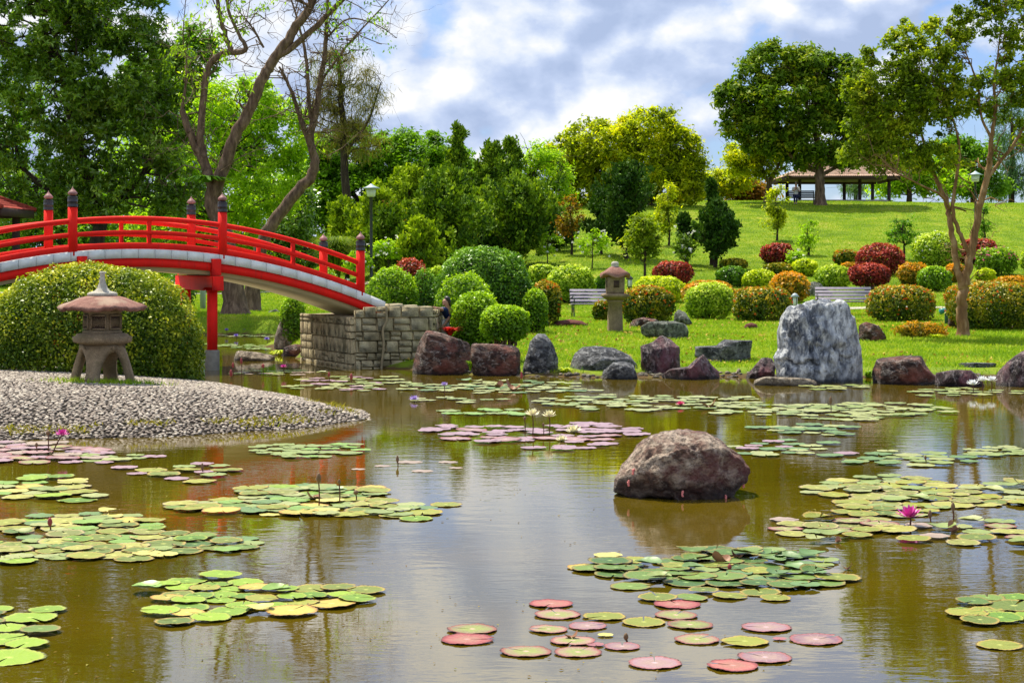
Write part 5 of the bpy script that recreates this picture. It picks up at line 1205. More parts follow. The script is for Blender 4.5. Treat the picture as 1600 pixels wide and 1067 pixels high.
# ------------------------------------------------------------------ clipped shrubs
bush('clipped_shrub', 'huge rounded shrub tinted gold on its sunlit top behind the stone lantern on the island', 142, 414, 586, 344, G['b_island'], 300, D=29.6, n=9000, L=.075, W=.045, depth=.6, rough=.045, p=2.6, shell=.2)
GH = 'clipped shrubs below the slope'
IX = dict(blossom=G['blossom_r'])
for args, kw in (
    ((612, 418, 482, 84, 'b_green', 'bright green clipped shrub right of the last bridge post'), dict(D=46)),
    ((664, 420, 470, 40, 'b_dark', 'dark green shrub tucked behind the bright green one by the bridge'), dict(D=50)),
    ((641, 403, 425, 56, 'b_red', 'flat crimson shrub under the light juniper'), dict(D=64)),
    ((682, 416, 440, 34, 'b_pale', 'small pale shrub right of the flat crimson shrub'), dict(D=60)),
    ((756, 385, 490, 152, 'b_dark', 'very large domed dark green shrub in the middle'), dict(D=45.5, p=2.2, n=7000)),
    ((726, 427, 480, 90, 'b_green', 'mid green clipped shrub in front of the large dark dome'), dict(D=42)),
    ((744, 456, 532, 82, 'b_green', 'light green clipped shrub just above the maroon rocks'), dict(D=38.6)),
    ((789, 476, 541, 76, 'b_green', 'round topped shrub with bare stems showing above the flat rock'), dict(D=36.6, stems=True, clear=.35)),
    ((836, 452, 496, 42, 'b_green', 'small green shrub at the right foot of the large dark dome'), dict(D=45)),
    ((852, 438, 494, 50, 'b_ixora', 'red flowered ixora shrub right of the large dark dome'), dict(D=48.5, blossom=G['blossom_r'])),
    ((848, 413, 446, 46, 'b_pale', 'pale clipped shrub behind the red flowered ixora'), {}),
    ((892, 414, 475, 76, 'b_pale', 'round pale green shrub behind the left bench'), {}),
    ((941, 431, 458, 22, 'b_dark', 'small dark shrub left of the slim lantern roof'), {}),
    ((1012, 446, 507, 84, 'b_ixora', 'red flowered ixora hedge right of the slim stone lantern'), dict(blossom=G['blossom_r'], nb=220)),
    ((942, 470, 502, 32, 'b_ixora', 'small ixora shrub left of the slim lantern shaft'), dict(blossom=G['blossom_r'], nb=30)),
    ((1030, 431, 474, 84, 'b_yel', 'golden yellow shrub behind the ixora hedge near the lantern'), {}),
    ((1052, 408, 446, 64, 'b_red', 'crimson domed shrub above the golden yellow one'), {}),
    ((1107, 438, 480, 84, 'b_orange', 'orange tipped shrub behind the pale round shrub'), {}),
    ((1108, 442, 500, 78, 'b_pale', 'round pale yellow shrub in the centre of the front row'), {}),
    ((1191, 449, 503, 92, 'b_ixora', 'wide ixora hedge with orange blossom in the front row'), dict(blossom=G['blossom_r'], nb=240, p=3)),
    ((1143, 416, 449, 50, 'b_dark', 'olive dark clipped ball above the pale yellow shrub'), {}),
    ((1146, 404, 422, 44, 'b_ixora', 'low olive shrub behind the olive dark ball'), {}),
    ((1186, 421, 452, 52, 'b_yel', 'bright lime clipped ball left of the orange one'), {}),
    ((1233, 425, 474, 62, 'b_orange', 'orange domed shrub right of the lime ball'), {}),
    ((1214, 380, 413, 54, 'b_red', 'crimson shrub highest up the open slope'), {}),
    ((1216, 411, 431, 46, 'b_ixora', 'flat olive shrub behind the orange domed shrub'), {}),
    ((1257, 406, 432, 40, 'b_yel', 'loose lime shrub right of the flat olive shrub'), dict(rough=.15)),
    ((1303, 414, 451, 56, 'b_pale', 'pale clipped ball above the right bench'), {}),
    ((1322, 390, 415, 40, 'b_ixora', 'orange flowered shrub left of the wide crimson shrub'), dict(blossom=G['blossom_r'], nb=50)),
    ((1375, 381, 431, 74, 'b_red', 'wide crimson shrub left of the white flowering sapling'), {}),
    ((1330, 410, 426, 34, 'b_orange', 'low orange shrub between the pale ball and the crimson ones'), {}),
    ((1359, 411, 459, 64, 'b_red', 'crimson shrub with greenish foot above the front ixora hedge'), dict(stems=True, clear=.2)),
    ((1427, 410, 446, 50, 'b_orange', 'orange tipped ball right of the crimson shrubs'), {}),
    ((1460, 416, 456, 54, 'b_green', 'bright green ball left of the orange barked trunk'), {}),
    ((1463, 363, 419, 74, 'b_pale', 'large pale shrub with white flecks left of the orange barked trunk'), dict(blossom=G['blossom_w'], nb=90)),
    ((1527, 372, 414, 62, 'b_red', 'crimson shrub behind the orange barked trunk'), {}),
    ((1557, 386, 432, 66, 'b_green', 'shrub covered in magenta flowers right of the orange barked trunk'), dict(blossom=G['blossom_m'], nb=120, rough=.14)),
    ((1494, 412, 442, 34, 'b_orange', 'small orange shrub just behind the orange barked trunk'), {}),
    ((1540, 420, 442, 30, 'b_yel', 'small lime shrub below the magenta flowers'), dict(rough=.15)),
    ((1584, 431, 454, 60, 'b_orange', 'low olive orange shrub at the right edge'), {}),
    ((1622, 384, 430, 54, 'b_pale', 'pale shrub cut by the right edge'), {}),
    ((1408, 446, 503, 104, 'b_ixora', 'long ixora hedge with orange top left of the spotlight'), dict(blossom=G['blossom_r'], nb=260, p=3)),
    ((1562, 441, 516, 156, 'b_ixora', 'longest ixora hedge behind the orange barked trunk'), dict(blossom=G['blossom_r'], nb=420, p=3.2, n=6500)),
    ((1497, 446, 492, 40, 'b_orange', 'orange end of hedge peeping left of the orange barked trunk'), {}),
    ((459, 463, 532, 40, 'b_green', 'dark leaved shrub hanging over the tall leaning pale rock'), dict(D=44.5, rough=.15, L=.1, W=.05)),
    ((500, 418, 452, 60, 'b_green', 'green shrub behind the right slope of the bridge'), dict(D=66)),
    ((272, 430, 470, 60, 'b_dark', 'dark leafy shrub behind the island shrub under the bridge'), dict(D=60, rough=.2))):
    px, top, base, w_, m_, lb = args
    seed = 300 + px % 97 + top
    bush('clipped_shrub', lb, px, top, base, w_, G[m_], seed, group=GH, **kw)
bush('ground_cover_plant', 'low orange and green leafy plant spilling left of the orange trunk', 1440, 504, 536, 74, G['b_orange'], 390, D=43.5, rough=.3, L=.11, W=.035, cat='plant', depth=.6)
spray('leafy_plant', 'light green pointed leaved plant beside the orange and green ground cover', 1462, 534, 43.2, G['b_yel'], 391, .34, .30, 150, W=.016)
spray('red_leaf_plant', 'dark red leaved plant beside the end of the stone wall', 703, 524, 38.2, foliage('red_strap_leaves', [(.20, .005, .01), (.38, .012, .02), (.5, .03, .03)], .2), 392, .30, .30, 130, W=.022, droop=.45)
spray('leafy_plant', 'yellow green trailing plant at the waterline left of the abutment', 437, 556, 42.5, G['b_yel'], 393, .35, .28, 90, W=.02, droop=.8)
spray('leafy_plant', 'small fresh green plant in the gap between grey and blue black rocks', 882, 586, 34.9, G['b_yel'], 394, .30, .22, 120, W=.014, droop=.6)
spray('leafy_plant', 'green weeds beside the right foot of the big blue grey rock', 1357, 598, 34.2, G['b_green'], 395, .42, .16, 100, W=.014, droop=.5)
spray('leafy_plant', 'thin climbing weed between the two maroon rocks', 735, 580, 35.0, G['b_green'], 396, .38, .12, 60, W=.014, droop=.5)
spray('leafy_plant', 'small flowering plant on the lawn above the upright blue black rock', 846, 506, 46, G['b_yel'], 397, .20, .28, 70, W=.02)
spray('bird_nest_fern', 'birds nest fern with long leaves growing in the fork of the leaning tree', 322, 285, 56.6, G['f_mid'], 398, .55, 1.15, 60, W=.09, droop=.95, cat='fern')
# weeds round the lantern foot
Pw = np.stack([rng.normal(size=900) * .42 + (165 - 800) * 26.6 / F, rng.normal(size=900) * .22 + 26.6], 1)
blades('lantern_weeds', 'small green weeds round the feet of the squat stone lantern', np.column_stack([Pw, isle(Pw[:, 0], Pw[:, 1]) + .01]), .07, .016, G['lawn'], rng, .6)
# ------------------------------------------------------------------ lily pads
def padmat(name, a, b, edge, vein=.5, core=None):
    t = NT(name); v = OBJ(t); oi = t.n('ShaderNodeObjectInfo').outputs['Random']
    s = t.n('ShaderNodeSeparateXYZ'); t.set(s, 0, v)
    r = t.math('SQRT', t.math('ADD', t.math('MULTIPLY', s.outputs[0], s.outputs[0]), t.math('MULTIPLY', s.outputs[1], s.outputs[1])))
    ang = t.math('ARCTAN2', s.outputs[1], s.outputs[0])
    n = t.noise(v, 2.3, 5, .6); w_ = t.n('ShaderNodeTexWhiteNoise', noise_dimensions='1D'); t.set(w_, 1, t.math('MULTIPLY', oi, 91.7))
    c = t.mix(t.math('ADD', t.math('MULTIPLY', n, .45), t.math('SUBTRACT', t.math('MULTIPLY', w_.outputs[0], 1.0), .2), clamp=True), a, b)
    if core: c = t.mix(t.ramp(t.math('ADD', r, t.math('MULTIPLY', t.math('SUBTRACT', n, .5), 1.3)), [(.35, (.9, .9, .9)), (.8, (0, 0, 0))]), c, core)
    ve = t.ramp(t.math('ABSOLUTE', t.math('SINE', t.math('MULTIPLY', ang, 8.0))), [(0, (1, 1, 1)), (.16, (0, 0, 0))])
    c = t.mix(t.math('MULTIPLY', ve, vein), c, tuple(min(1, x * 1.7 + .04) for x in b))
    e = t.ramp(t.math('ADD', r, t.math('MULTIPLY', n, .16)), [(.86, (0, 0, 0)), (1.02, (.85, .85, .85))])
    c = t.mix(e, c, edge)
    c = t.mix(t.ramp(r, [(.955, (0, 0, 0)), (.985, (.75, .75, .75))]), c, tuple(x * .3 for x in edge))
    dots = t.math('MULTIPLY', t.ramp(r, [(.93, (0, 0, 0)), (.965, (1, 1, 1))]), t.ramp(t.math('SINE', t.math('MULTIPLY', ang, 26.0)), [(.35, (0, 0, 0)), (.55, (.9, .9, .9))]))
    c = t.mix(dots, c, (.035, .02, .012))
    ctr = t.ramp(r, [(.05, (.8, .8, .8)), (.16, (0, 0, 0))]); c = t.mix(ctr, c, tuple(min(1, x * 1.5 + .06) for x in b))
    c = t.mix(t.ramp(t.noise(v, 7, 4, .7), [(.62, (0, 0, 0)), (.72, (.65, .65, .65))]), c, tuple(x * .35 + .03 for x in edge))
    return t.out(t.pr(c, .5, .22, t.bump(t.math('ADD', t.noise(v, 5, 4), t.math('MULTIPLY', ve, .3)), .35, .02)))
PMAT = {
 'green': padmat('green_pad', (.07, .115, .014), (.24, .25, .03), (.36, .25, .05)),
 'bright': padmat('bright_pad', (.075, .16, .012), (.22, .33, .018), (.30, .34, .04)),
 'deep': padmat('deep_pad', (.035, .09, .015), (.13, .20, .03), (.24, .18, .04)),
 'pale': padmat('pale_pad', (.13, .15, .03), (.31, .30, .06), (.38, .30, .13)),
 'purple': padmat('purple_pad', (.16, .08, .11), (.32, .19, .215), (.30, .10, .09), .5, (.30, .20, .17)),
 'red': padmat('red_pad', (.26, .05, .055), (.40, .13, .11), (.20, .03, .03), .5, (.30, .14, .10)),
 'mauve': padmat('mauve_pad', (.14, .15, .05), (.34, .19, .16), (.24, .06, .05), .5, (.22, .26, .06)),
 'yellow': padmat('yellow_pad', (.32, .28, .05), (.44, .36, .07), (.40, .20, .04)),
 'brown': padmat('brown_pad', (.10, .035, .015), (.20, .08, .03), (.05, .02, .01))}
def pad_mesh(seed, curl=0.0):
    rng = np.random.default_rng(seed); n = 60; notch = .03 + .07 * rng.random()
    a = np.linspace(notch, 2 * PI - notch, n); V = [[0, 0, .0]]; k = 4
    wob = 1 + .02 * np.sin(a * 2 + seed) + .015 * np.sin(a * 3 + seed * 2)
    for j in range(1, k + 1):
        rr = (j / k) * wob
        if j == k: rr = rr * (1 + .028 * np.where(np.arange(n) % 2, 1, -1) * (.6 + .4 * rng.random(n)))
        z = (.016 * np.sin(a * 3 + seed) + .012 * np.sin(a * 7 + seed)) * (j / k) ** 3 + (.022 if j == k else 0) * (.35 + .65 * np.sin(a * 5 + seed) ** 2) * (.5 + .5 * rng.random(n)) + curl * (np.sin(a + seed) * (j / k)) ** 2 * 1.2 + curl * .5 * (j / k) ** 2
        V += np.stack([rr * np.cos(a) * (1 - curl * .25), rr * np.sin(a), z], 1).tolist()
    t3 = [[0, 1 + i, 2 + i] for i in range(n - 1)]
    q = [[1 + (j - 1) * n + i, 1 + j * n + i, 2 + j * n + i, 2 + (j - 1) * n + i] for j in range(1, k) for i in range(n - 1)]
    return np.array(V), [np.array(t3), np.array(q)]
PV = [pad_mesh(i) for i in range(5)] + [pad_mesh(7, .16), pad_mesh(9, .5)]
PADS = []
def cluster(cx, cy, hw, hh, n, sty, label, seed, size=.17, dens=.7, edge=.5, curl=0.0, group=None):
    r_ = np.random.default_rng(seed); got = []; tries = 0
    n = int(n * 1.3)
    while len(got) < n and tries < n * 60:
        tries += 1
        th = r_.random() * 2 * PI; q = r_.random() ** .5; lim = 1 + edge * .5 * math.sin(3 * th + seed) + edge * .3 * math.sin(5 * th + seed * 2)
        px = cx + hw * q * lim * math.cos(th); py = cy + hh * q * lim * math.sin(th)
        D = 6160. / (py - 410); x = (px - 800) * D / F; rad = size * (.60 + .45 * r_.random())
        if float(sdpoly(np.array([x]), np.array([D]), ISLE)[0]) > -.25: continue
        if float(sdpoly(np.array([x]), np.array([D]), POND)[0]) < .2: continue
        if math.hypot(x - 1.55, D - 17.1) < .85 + rad * .6: continue
        if any(math.hypot(x - g[0], D - g[1]) < dens * (rad + g[2]) for g in got): continue
        got.append((x, D, rad))
        s_ = sty[int(r_.random() * len(sty))]
        cu = 0
        if r_.random() < curl: cu = 1
        PADS.append(dict(x=x, y=D, r=rad * (.8 if cu else 1), s=s_, v=int(r_.random() * 5) if not cu else 4 + cu, rz=r_.random() * 6.28, tx=r_.normal() * .02, ty=r_.normal() * .02, z=.006 + .022 * r_.random() + (.02 if cu else 0), label=label, group=group or label.replace('pad ', 'pads ', 1)))
def single(px, py, wpx, s_, label, v=0, group=None, rz=0.):
    D = 6160. / (py - 410); PADS.append(dict(x=(px - 800) * D / F, y=D, r=wpx * D / F / 2, s=s_, v=v, rz=rz, tx=0.01, ty=-.01, z=.008, label=label, group=group))
cluster(60, 708, 100, 19, 26, ['purple', 'purple', 'purple', 'mauve'], 'purple lily pad in the raft against the gravel shore at left', 1, .20, .6, .3)
cluster(185, 716, 52, 6, 7, ['pale', 'purple', 'green'], 'pale lily pad at the right end of the purple raft', 2, .17, .8)
cluster(480, 705, 85, 10, 22, ['bright', 'green', 'green'], 'green lily pad in the compact raft right below the island tip', 3, .16, .6, .3)
cluster(290, 739, 92, 11, 11, ['green', 'green', 'purple'], 'lily pad in the loose scatter in front of the island', 4, .17, 1.1)
cluster(60, 765, 92, 18, 18, ['green', 'bright', 'pale', 'yellow'], 'yellow green lily pad in the small left raft below the purple one', 5, .19, .8)
cluster(475, 786, 165, 24, 56, ['green', 'green', 'pale', 'bright', 'green', 'pale', 'yellow', 'deep'], 'lily pad in the raft around the tall brown buds', 6, .18, .68, .55, .04)
cluster(150, 845, 190, 36, 66, ['green', 'green', 'bright', 'pale', 'deep', 'pale', 'green', 'yellow'], 'green lily pad in the large dense raft at lower left', 7, .175, .66, .5, .03)
cluster(375, 937, 160, 30, 34, ['bright', 'bright', 'bright', 'bright', 'green', 'yellow'], 'vivid green lily pad in the raft left of bottom centre', 8, .165, .72, .5, .06)
cluster(25, 985, 50, 36, 8, ['deep', 'bright', 'bright'], 'green lily pad in the group cut by the lower left edge', 9, .19, .85)
cluster(850, 680, 165, 19, 40, ['purple'], 'flat purple lily pad in the raft below the cream flowers', 10, .20, .72, .4)
cluster(770, 645, 62, 6, 9, ['bright', 'green'], 'bright lily pad in the thin strip above the purple raft', 11, .18, .7)
cluster(790, 606, 140, 10, 46, ['pale', 'pale', 'deep'], 'grey green lily pad in the far raft with brown curled leaves', 12, .18, .6, .3, .08)
cluster(560, 602, 115, 12, 34, ['pale', 'purple', 'green'], 'lily pad in the far scatter behind the island tip', 13, .19, .8)
cluster(700, 626, 70, 5, 7, ['pale', 'green'], 'thin pale lily pad beside the lilac flowers', 14, .18, .9)
cluster(1010, 630, 175, 12, 46, ['pale', 'pale', 'green'], 'pale lily pad in the left half of the long far raft', 15, .19, .75, .2)
cluster(1300, 643, 190, 13, 50, ['pale', 'pale', 'green'], 'pale lily pad in the right half of the long far raft', 16, .19, .7, .2)
cluster(1270, 672, 72, 7, 14, ['deep', 'pale'], 'pale lily pad in the small raft under the long far one', 17, .18, .7)
cluster(1225, 703, 95, 13, 18, ['deep', 'purple', 'pale'], 'dull lily pad in the scatter behind the boulder', 18, .16, .9)
cluster(1430, 718, 85, 11, 14, ['deep', 'green', 'pale'], 'lily pad in the small raft right of the boulder', 19, .17, .9)
cluster(1565, 707, 60, 7, 11, ['pale', 'green'], 'lily pad in the small raft at the right edge', 20, .17, .7)
cluster(1450, 775, 190, 26, 62, ['pale', 'green', 'green', 'pale'], 'pale green lily pad in the back of the wide right raft', 21, .19, .7, .5, .04)
cluster(1300, 828, 90, 18, 17, ['pale', 'green', 'mauve'], 'lily pad at the left tail of the wide right raft', 22, .19, .8, .3, .1)
cluster(1520, 835, 120, 18, 16, ['pale', 'mauve', 'green'], 'lily pad scattered around the magenta flower at right', 23, .19, .95, .3, .08)
cluster(1140, 890, 175, 28, 62, ['deep', 'deep', 'deep', 'green'], 'deep green toothed lily pad in the crowded raft below the boulder', 24, .165, .58, .4, .16)
cluster(1140, 932, 90, 8, 7, ['green', 'deep'], 'toothed lily pad at the near edge of the crowded raft', 25, .17, .9)
cluster(1565, 955, 60, 22, 9, ['bright', 'deep', 'green'], 'green lily pad in the group at the lower right edge', 26, .18, .7, .3, .1)
cluster(1510, 614, 90, 6, 16, ['pale', 'green'], 'pale lily pad around the white flowers at the far right', 27, .19, .7)
cluster(1300, 606, 48, 3, 8, ['green', 'pale'], 'lily pad in the small far raft below the big blue grey rock', 28, .17, .7)
cluster(390, 541, 60, 4, 16, ['bright', 'green'], 'lily pad in the strip between the bridge columns and leaning rock', 29, .2, .7)
cluster(390, 524, 60, 3, 14, ['bright', 'pale'], 'lily pad in the farthest strip behind the bridge', 30, .2, .7)
cluster(430, 583, 70, 5, 14, ['pale', 'green', 'mauve'], 'lily pad near the red buds below the bridge column', 31, .18, .7, .3, .1)
for a in ((738, 984, 78, 'mauve', 'mauve lily pad with a green centre, back one of the left pair at bottom centre', 0), (730, 1000, 82, 'red', 'dark red lily pad, front one of the left pair at bottom centre', 1),
          (861, 944, 70, 'red', 'round red lily pad farthest back above the mixed group', 2), (871, 961, 74, 'mauve', 'green and mauve lily pad just below the round red one', 3), (944, 964, 68, 'green', 'green lily pad with an open notch in the mixed group', 4),
          (1058, 945, 74, 'red', 'deep red lily pad at the right back of the mixed group', 1), (1056, 962, 68, 'mauve', 'mauve lily pad directly under the deep red one', 0), (1006, 973, 70, 'green', 'yellow green lily pad in the middle of the mixed group', 2), (1078, 977, 72, 'mauve', 'mauve lily pad with a green heart touching the yellow green one', 3),
          (857, 984, 62, 'mauve', 'mauve lily pad left of the small dark bud', 4), (918, 979, 60, 'purple', 'purple lily pad with a white glint in the mixed group', 1), (895, 1002, 72, 'mauve', 'mauve lily pad in front of the small brown curled leaf', 2),
          (822, 1019, 80, 'mauve', 'large mauve green lily pad at the left front of the mixed group', 0), (903, 1020, 74, 'mauve', 'green mauve lily pad beside the large left front one', 3), (972, 1011, 56, 'purple', 'narrow purple lily pad in front of the dark bud', 4), (930, 1008, 28, 'red', 'smallest reddish lily pad in the mixed group', 1), (946, 993, 25, 'yellow', 'tiny yellow lily pad beside the dark bud', 2),
          (1089, 1000, 72, 'mauve', 'mauve lily pad with pink rim right of the dark bud', 0), (1164, 1003, 76, 'green', 'olive lily pad between two mauve ones at bottom right', 1), (1197, 981, 78, 'purple', 'mauve pink lily pad above the olive one', 2), (1023, 1037, 84, 'purple', 'large purple lily pad with a green left half nearest the bottom', 3),
          (1145, 1041, 82, 'red', 'red rimmed lily pad with a bluish centre at the bottom', 4), (1195, 1028, 84, 'purple', 'pale pink lily pad overlapping the red rimmed one', 0), (1275, 1000, 84, 'purple', 'separate pink purple lily pad at the right of the mixed group', 1), (1218, 999, 22, 'red', 'tiny red lily pad beside the separate pink purple one', 2),
          (915, 887, 60, 'yellow', 'yellow lily pad with brown teeth left of the crowded raft', 3), (950, 868, 46, 'yellow', 'small yellow lily pad at the back left of the crowded raft', 4), (985, 917, 64, 'deep', 'separate toothed green lily pad at the left front of the crowded raft', 1),
          (1562, 1009, 72, 'green', 'lone green lily pad nearest the lower right corner', 2), (1510, 957, 64, 'bright', 'flat green lily pad at the left of the lower right group', 0),
          (585, 767, 40, 'green', 'small green lily pad at the back right of the tall bud raft', 0), (697, 789, 50, 'green', 'outlying green lily pad at the right of the tall bud raft', 1), (618, 806, 54, 'green', 'front green lily pad of the touching pair right of the tall buds', 2), (650, 811, 54, 'bright', 'right green lily pad of the touching pair right of the tall buds', 3)):
    single(*a[:5], v=a[5], rz=a[0] * .37)
for (px, py, w_) in ((560, 733, 22), (598, 728, 26), (640, 722, 40), (700, 722, 30), (660, 736, 34), (712, 731, 22)):
    single(px, py, w_, 'mauve', 'faint mauve lily pad low in the open water right of the island tip', 1, 'faint pads in the open water'); PADS[-1]['z'] = .002
PADS.sort(key=lambda p: -p['r'] * 2 / p['y'])
inf = lambda p: abs((p['x'] / p['y']) * F) < 830
vis = [p for p in PADS if inf(p)]
first = {}
for p in vis[:300]:
    key = (p['s'], p['v'])
    if key not in first:
        V, f = PV[p['v']]; o = mk('lily_pad', V, f, PMAT[p['s']], None, (0, 0, 0), smooth_=True); first[key] = o
    else:
        o = first[key].copy(); COL.objects.link(o)
    o.location = (p['x'], p['y'], p['z']); o.scale = (p['r'],) * 3; o.rotation_euler = (p['tx'], p['ty'], p['rz'])
    tag(o, p['label'], 'lily pad', p['group'])
Vs, q3, q4, m3, m4 = [], [], [], [], []; n0 = 0; mats = list(PMAT.values()); keys = list(PMAT)
for p in vis[300:]:
    V, f = PV[p['v']]; M = np.array(Matrix.Rotation(p['rz'], 3, 'Z')); Vs.append(V @ M.T * p['r'] + [p['x'], p['y'], p['z']])
    q3.append(f[0] + n0); q4.append(f[1] + n0); m3 += [keys.index(p['s'])] * len(f[0]); m4 += [keys.index(p['s'])] * len(f[1]); n0 += len(V)
if Vs:
    # flat tints for the distant pads: the radial pattern needs each pad's own centre
    far = [plain('far_' + k, {'green': (.19, .24, .05), 'bright': (.16, .28, .03), 'deep': (.10, .18, .04), 'pale': (.27, .29, .09), 'purple': (.28, .17, .20), 'red': (.3, .1, .1), 'mauve': (.30, .22, .17), 'yellow': (.46, .40, .09), 'brown': (.12, .05, .02)}[k], .42, .45, .3, 3, .2) for k in keys]
    tag(mk('distant_lily_pads', np.concatenate(Vs), [np.concatenate(q3), np.concatenate(q4)], far, smooth_=True, midx=m3 + m4), 'small far lily pads floating across the back of the pond', kind='stuff')
# curled brown leaves
CL = 0
for (px, py, w_, lab) in ((1125, 873, 40, 'dark brown curled leaf standing up in the crowded raft'), (1150, 868, 26, 'small dark curled leaf behind the crowded raft'), (975, 885, 18, 'thin dark curled leaf at the left of the crowded raft'), (1325, 886, 22, 'rolled green brown leaf at the right end of the crowded raft'),
                          (1490, 825, 34, 'reddish brown withered leaf right of the brown buds'), (895, 993, 26, 'brown curled leaf on the mixed mauve group'), (487, 775, 24, 'brown withered leaf at the foot of the tallest bud'), (800, 604, 34, 'rusty curled leaf in the far raft'), (780, 602, 22, 'small rusty curled leaf in the far raft'), (1110, 632, 30, 'brown withered leaf in the long far raft'), (1285, 822, 20, 'dark curled leaf on the left tail of the wide right raft'), (1310, 844, 18, 'small dark curled leaf on the near left tail of the right raft')):
    D = 6160. / (py + w_ * .2 - 410); V, f = PV[6]; M = np.array(Matrix.Rotation(px * .7, 3, 'Z') @ Matrix.Rotation(.3, 3, 'X')); r_ = w_ * D / F / 2 * .85; V = V * np.array([.7, 1, 1.1])
    c = np.array([(px - 800) * D / F, D, r_ * .12]); tag(mk('curled_leaf', V @ M.T * r_ + c, f, PMAT['brown'], None, c, smooth_=True), lab, 'leaf', 'withered leaves on the pond')
# ------------------------------------------------------------------ flowers and buds
def fm(name, a, b):
    t = NT(name); s = t.n('ShaderNodeSeparateXYZ'); v = OBJ(t); n = t.noise(v, 30, 3)
    return t.out(t.pr(t.mix(n, a, b), .5, .3, Subsurface_Weight=0.0))
FM = {'magenta': fm('magenta_petals', (.50, .02, .26), (.68, .10, .45)), 'cream': fm('cream_petals', (.78, .72, .40), (.82, .80, .62)), 'white': fm('white_petals', (.78, .80, .84), (.82, .82, .80)), 'lilac': fm('lilac_petals', (.35, .22, .62), (.55, .45, .75)),
      'pink': fm('pink_petals', (.65, .05, .18), (.70, .15, .30)), 'violet': fm('violet_petals', (.16, .10, .50), (.30, .2, .6))}
G['stamen'] = plain('yellow_stamens', (.75, .50, .05), .6, .3, .2, 40, .3)
G['stemc'] = plain('brown_flower_stem', (.10, .035, .02), .6, .3, .3, 20, .1)
G['budred'] = plain('red_bud', (.30, .05, .05), .6, .3, .3, 30, .2); G['budbrown'] = plain('brown_bud', (.17, .10, .05), .6, .3, .3, 30, .2)
def flower(px, py, wpx, foot, col_, label, group=None, lean=0):
    D = 6160. / (foot - 410); s = D / F; c = at(px, py, D); R_ = wpx * s / 2 * 1.25; b = np.array([(px + lean - 800) * s, D, 0]); rr = np.random.default_rng(int(px))
    r = thing('water_lily_flower', label, 'water lily', b, group)
    MB().tube(wigg([b - [0, 0, .05], b + (c - b) * .5 + [0.01, 0, 0], c - [0, 0, R_ * .3]], 4), .008, 6).mk('stem', G['stemc'], r, smooth_=True)
    V = []; q = []
    for ring, (k, el, ln) in enumerate(((10, .18, 1.), (9, .50, 1.), (8, .85, .92), (6, 1.2, .72))):
        for i in range(k):
            a = 2 * PI * (i + .5 * (ring % 2)) / k + rr.normal() * .06; o = np.array([math.cos(a), math.sin(a), 0]); sd = np.array([-o[1], o[0], 0]); e = el + rr.normal() * .06
            n_ = len(V)
            for u, wd_ in ((0, .05), (.35, .13), (.65, .13), (.88, .07), (1, .008)):
                ee = e + .25 * (u - .5); p = c - [0, 0, R_ * .3] + (o * math.cos(ee) + np.array([0, 0, math.sin(ee)])) * u * R_ * ln * 1.05; V += [p + sd * wd_ * R_, p - sd * wd_ * R_]
            q += [[n_ + 2 * j, n_ + 2 * j + 1, n_ + 2 * j + 3, n_ + 2 * j + 2] for j in range(4)]
    mk('petals', np.array(V), np.array(q), FM[col_], r)
    m = MB()
    for i in range(14):
        a = i * 2.4; o = np.array([math.cos(a), math.sin(a), 0]) * R_ * .16; m.tube([c - [0, 0, R_ * .25] + o * .4, c + o + [0, 0, R_ * .12]], [R_ * .04, R_ * .025], 4)
    m.mk('stamens', G['stamen'], r)
def bud(px, top, foot, wpx, hpx, label, mat='budred', group='water lily buds'):
    D = 6160. / (foot - 410); s = D / F; b = np.array([(px - 800) * s, D, 0]); zt = H - (top - YH) * s; h = hpx * s; w_ = wpx * s / 2
    r = thing('lily_bud', label, 'flower bud', b, group)
    MB().tube(wigg([b - [0, 0, .05], b + [.006, 0, (zt - h) * .5], [b[0], b[1], zt - h * .9]], 4), .0065, 6).mk('stem', G['stemc'], r, smooth_=True)
    MB().lathe([(.004, zt - h), (w_ * .7, zt - h * .85), (w_, zt - h * .6), (w_ * .9, zt - h * .35), (w_ * .5, zt - h * .12), (.002, zt)], b, 12).mk('bud', G[mat], r, smooth_=True)
flower(1421, 801, 36, 824, 'magenta', 'vivid magenta water lily open above the right raft')
flower(97, 676, 20, 708, 'magenta', 'dark magenta water lily on a leaning stem at the left', lean=-18)
flower(832, 645, 22, 680, 'cream', 'left of the two cream lilies standing over the purple raft')
flower(858, 647, 21, 678, 'cream', 'right of the two cream lilies standing over the purple raft')
flower(896, 671, 24, 677, 'cream', 'low wide cream lily among the purple pads')
flower(877, 685, 18, 690, 'cream', 'small cream lily lying on the purple pads')
flower(694, 600, 11, 622, 'lilac', 'tiny lilac lily on a stem in front of the maroon rocks')
flower(647, 622, 15, 627, 'lilac', 'pale lilac lily floating left of the far raft')
flower(1063, 630, 13, 635, 'pink', 'small pink lily in the long far raft')
flower(1520, 598, 18, 614, 'white', 'left of the three white lilies at the far right'); flower(1535, 592, 16, 613, 'white', 'middle of the three white lilies at the far right'); flower(1549, 592, 16, 612, 'white', 'right of the three white lilies at the far right')
for (px, py, ft, w_, lb) in ((382, 516, 523, 8, 'tiny violet lily right beside the bridge column'), (354, 515, 524, 7, 'tiny violet lily left of the others behind the bridge'), (369, 524, 530, 8, 'tiny violet lily lowest of the group behind the bridge'), (417, 529, 536, 9, 'tiny violet lily near the tall leaning rock')): flower(px, py, w_, ft, 'violet', lb)
flower(443, 572, 10, 586, 'magenta', 'small dark magenta lily left of the stone abutment')
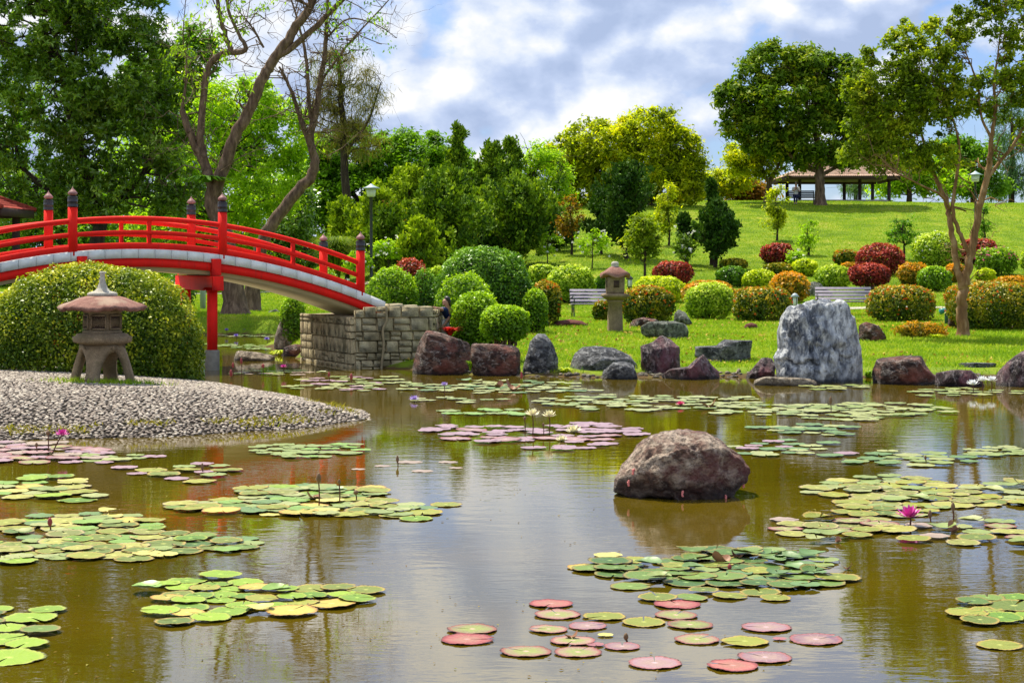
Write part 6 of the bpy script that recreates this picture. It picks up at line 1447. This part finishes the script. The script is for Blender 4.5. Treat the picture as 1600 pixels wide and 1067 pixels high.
for a in ((498, 738, 791, 8, 17, 'tallest brown bud standing over the wide raft', 'budbrown'), (530, 748, 787, 5, 9, 'slim brown bud right of the tallest one', 'budbrown'), (556, 765, 783, 8, 8, 'short drooping brown bud right of the slim one', 'budbrown'),
          (621, 711, 728, 5, 12, 'dark bud alone in the open water', 'budbrown'), (78, 808, 832, 8, 14, 'pink red bud over the large lower left raft', 'budred'), (316, 723, 740, 5, 11, 'brown bud in front of the island', 'budbrown'),
          (1453, 796, 814, 7, 14, 'olive bud right of the magenta lily', 'budbrown'), (1489, 784, 812, 7, 14, 'tall olive bud farther right of the magenta lily', 'budbrown'), (75, 672, 708, 7, 8, 'dark faded bud left of the dark magenta lily', 'budbrown'), (57, 691, 708, 5, 8, 'small dark bud among the left purple pads', 'budbrown'),
          (978, 988, 1004, 8, 12, 'pointed black bud in the mixed mauve group', 'budbrown'), (820, 650, 678, 5, 6, 'small green bud left of the two cream lilies', 'budbrown'), (849, 660, 680, 4, 6, 'tiny dark bud between the two cream lilies', 'budbrown'),
          (1298, 619, 645, 5, 12, 'slim brown bud over the long far raft', 'budbrown'), (815, 580, 600, 4, 13, 'red bud standing in the far raft', 'budred'), (377, 559, 590, 4, 10, 'tall red bud beside the gravel behind the island', 'budred'), (364, 566, 591, 4, 9, 'red bud left of the tall one behind the island', 'budred'),
          (361, 577, 593, 5, 12, 'low red bud leaning at the gravel edge', 'budred'), (411, 568, 586, 5, 7, 'pale red bud right of the tall one behind the island', 'budred'), (514, 581, 596, 4, 8, 'thin pink bud in front of the stone abutment', 'budred'), (549, 583, 600, 5, 11, 'rose bud in front of the abutment corner', 'budred'), (1446, 711, 722, 4, 7, 'dark bud in the small raft right of the boulder', 'budbrown'),
          (1140, 880, 893, 7, 10, 'reddish brown bud in the crowded raft', 'budred')): bud(*a[:6], mat=a[6])

rng = np.random.default_rng(77); n = 700
y = 9 + 24 * rng.random(n) ** 1.4; x = (rng.random(n) * 1640 - 820) * y / F
k = (sdpoly(x, y, ISLE) < -.1) & (sdpoly(x, y, POND) > .3) & (fbm(np.stack([x * .8, y * .8, 0 * x], 1), 31, 3) > -.05); x, y = x[k], y[k]
V, f = leaf_quads(np.stack([x, y, np.full(len(x), .006)], 1), np.tile([0, 0, 1.], (len(x), 1)), .025, .012, rng, .08)
tag(mk('floating_debris', V, f, foliage('dead_leaf_bits', [(.06, .03, .012), (.12, .07, .02), (.20, .14, .04), (.14, .17, .04)], .1, .7, .2, 3), tint=rng.random(len(x))), 'tiny fallen leaves and bits floating on the pond', kind='stuff')
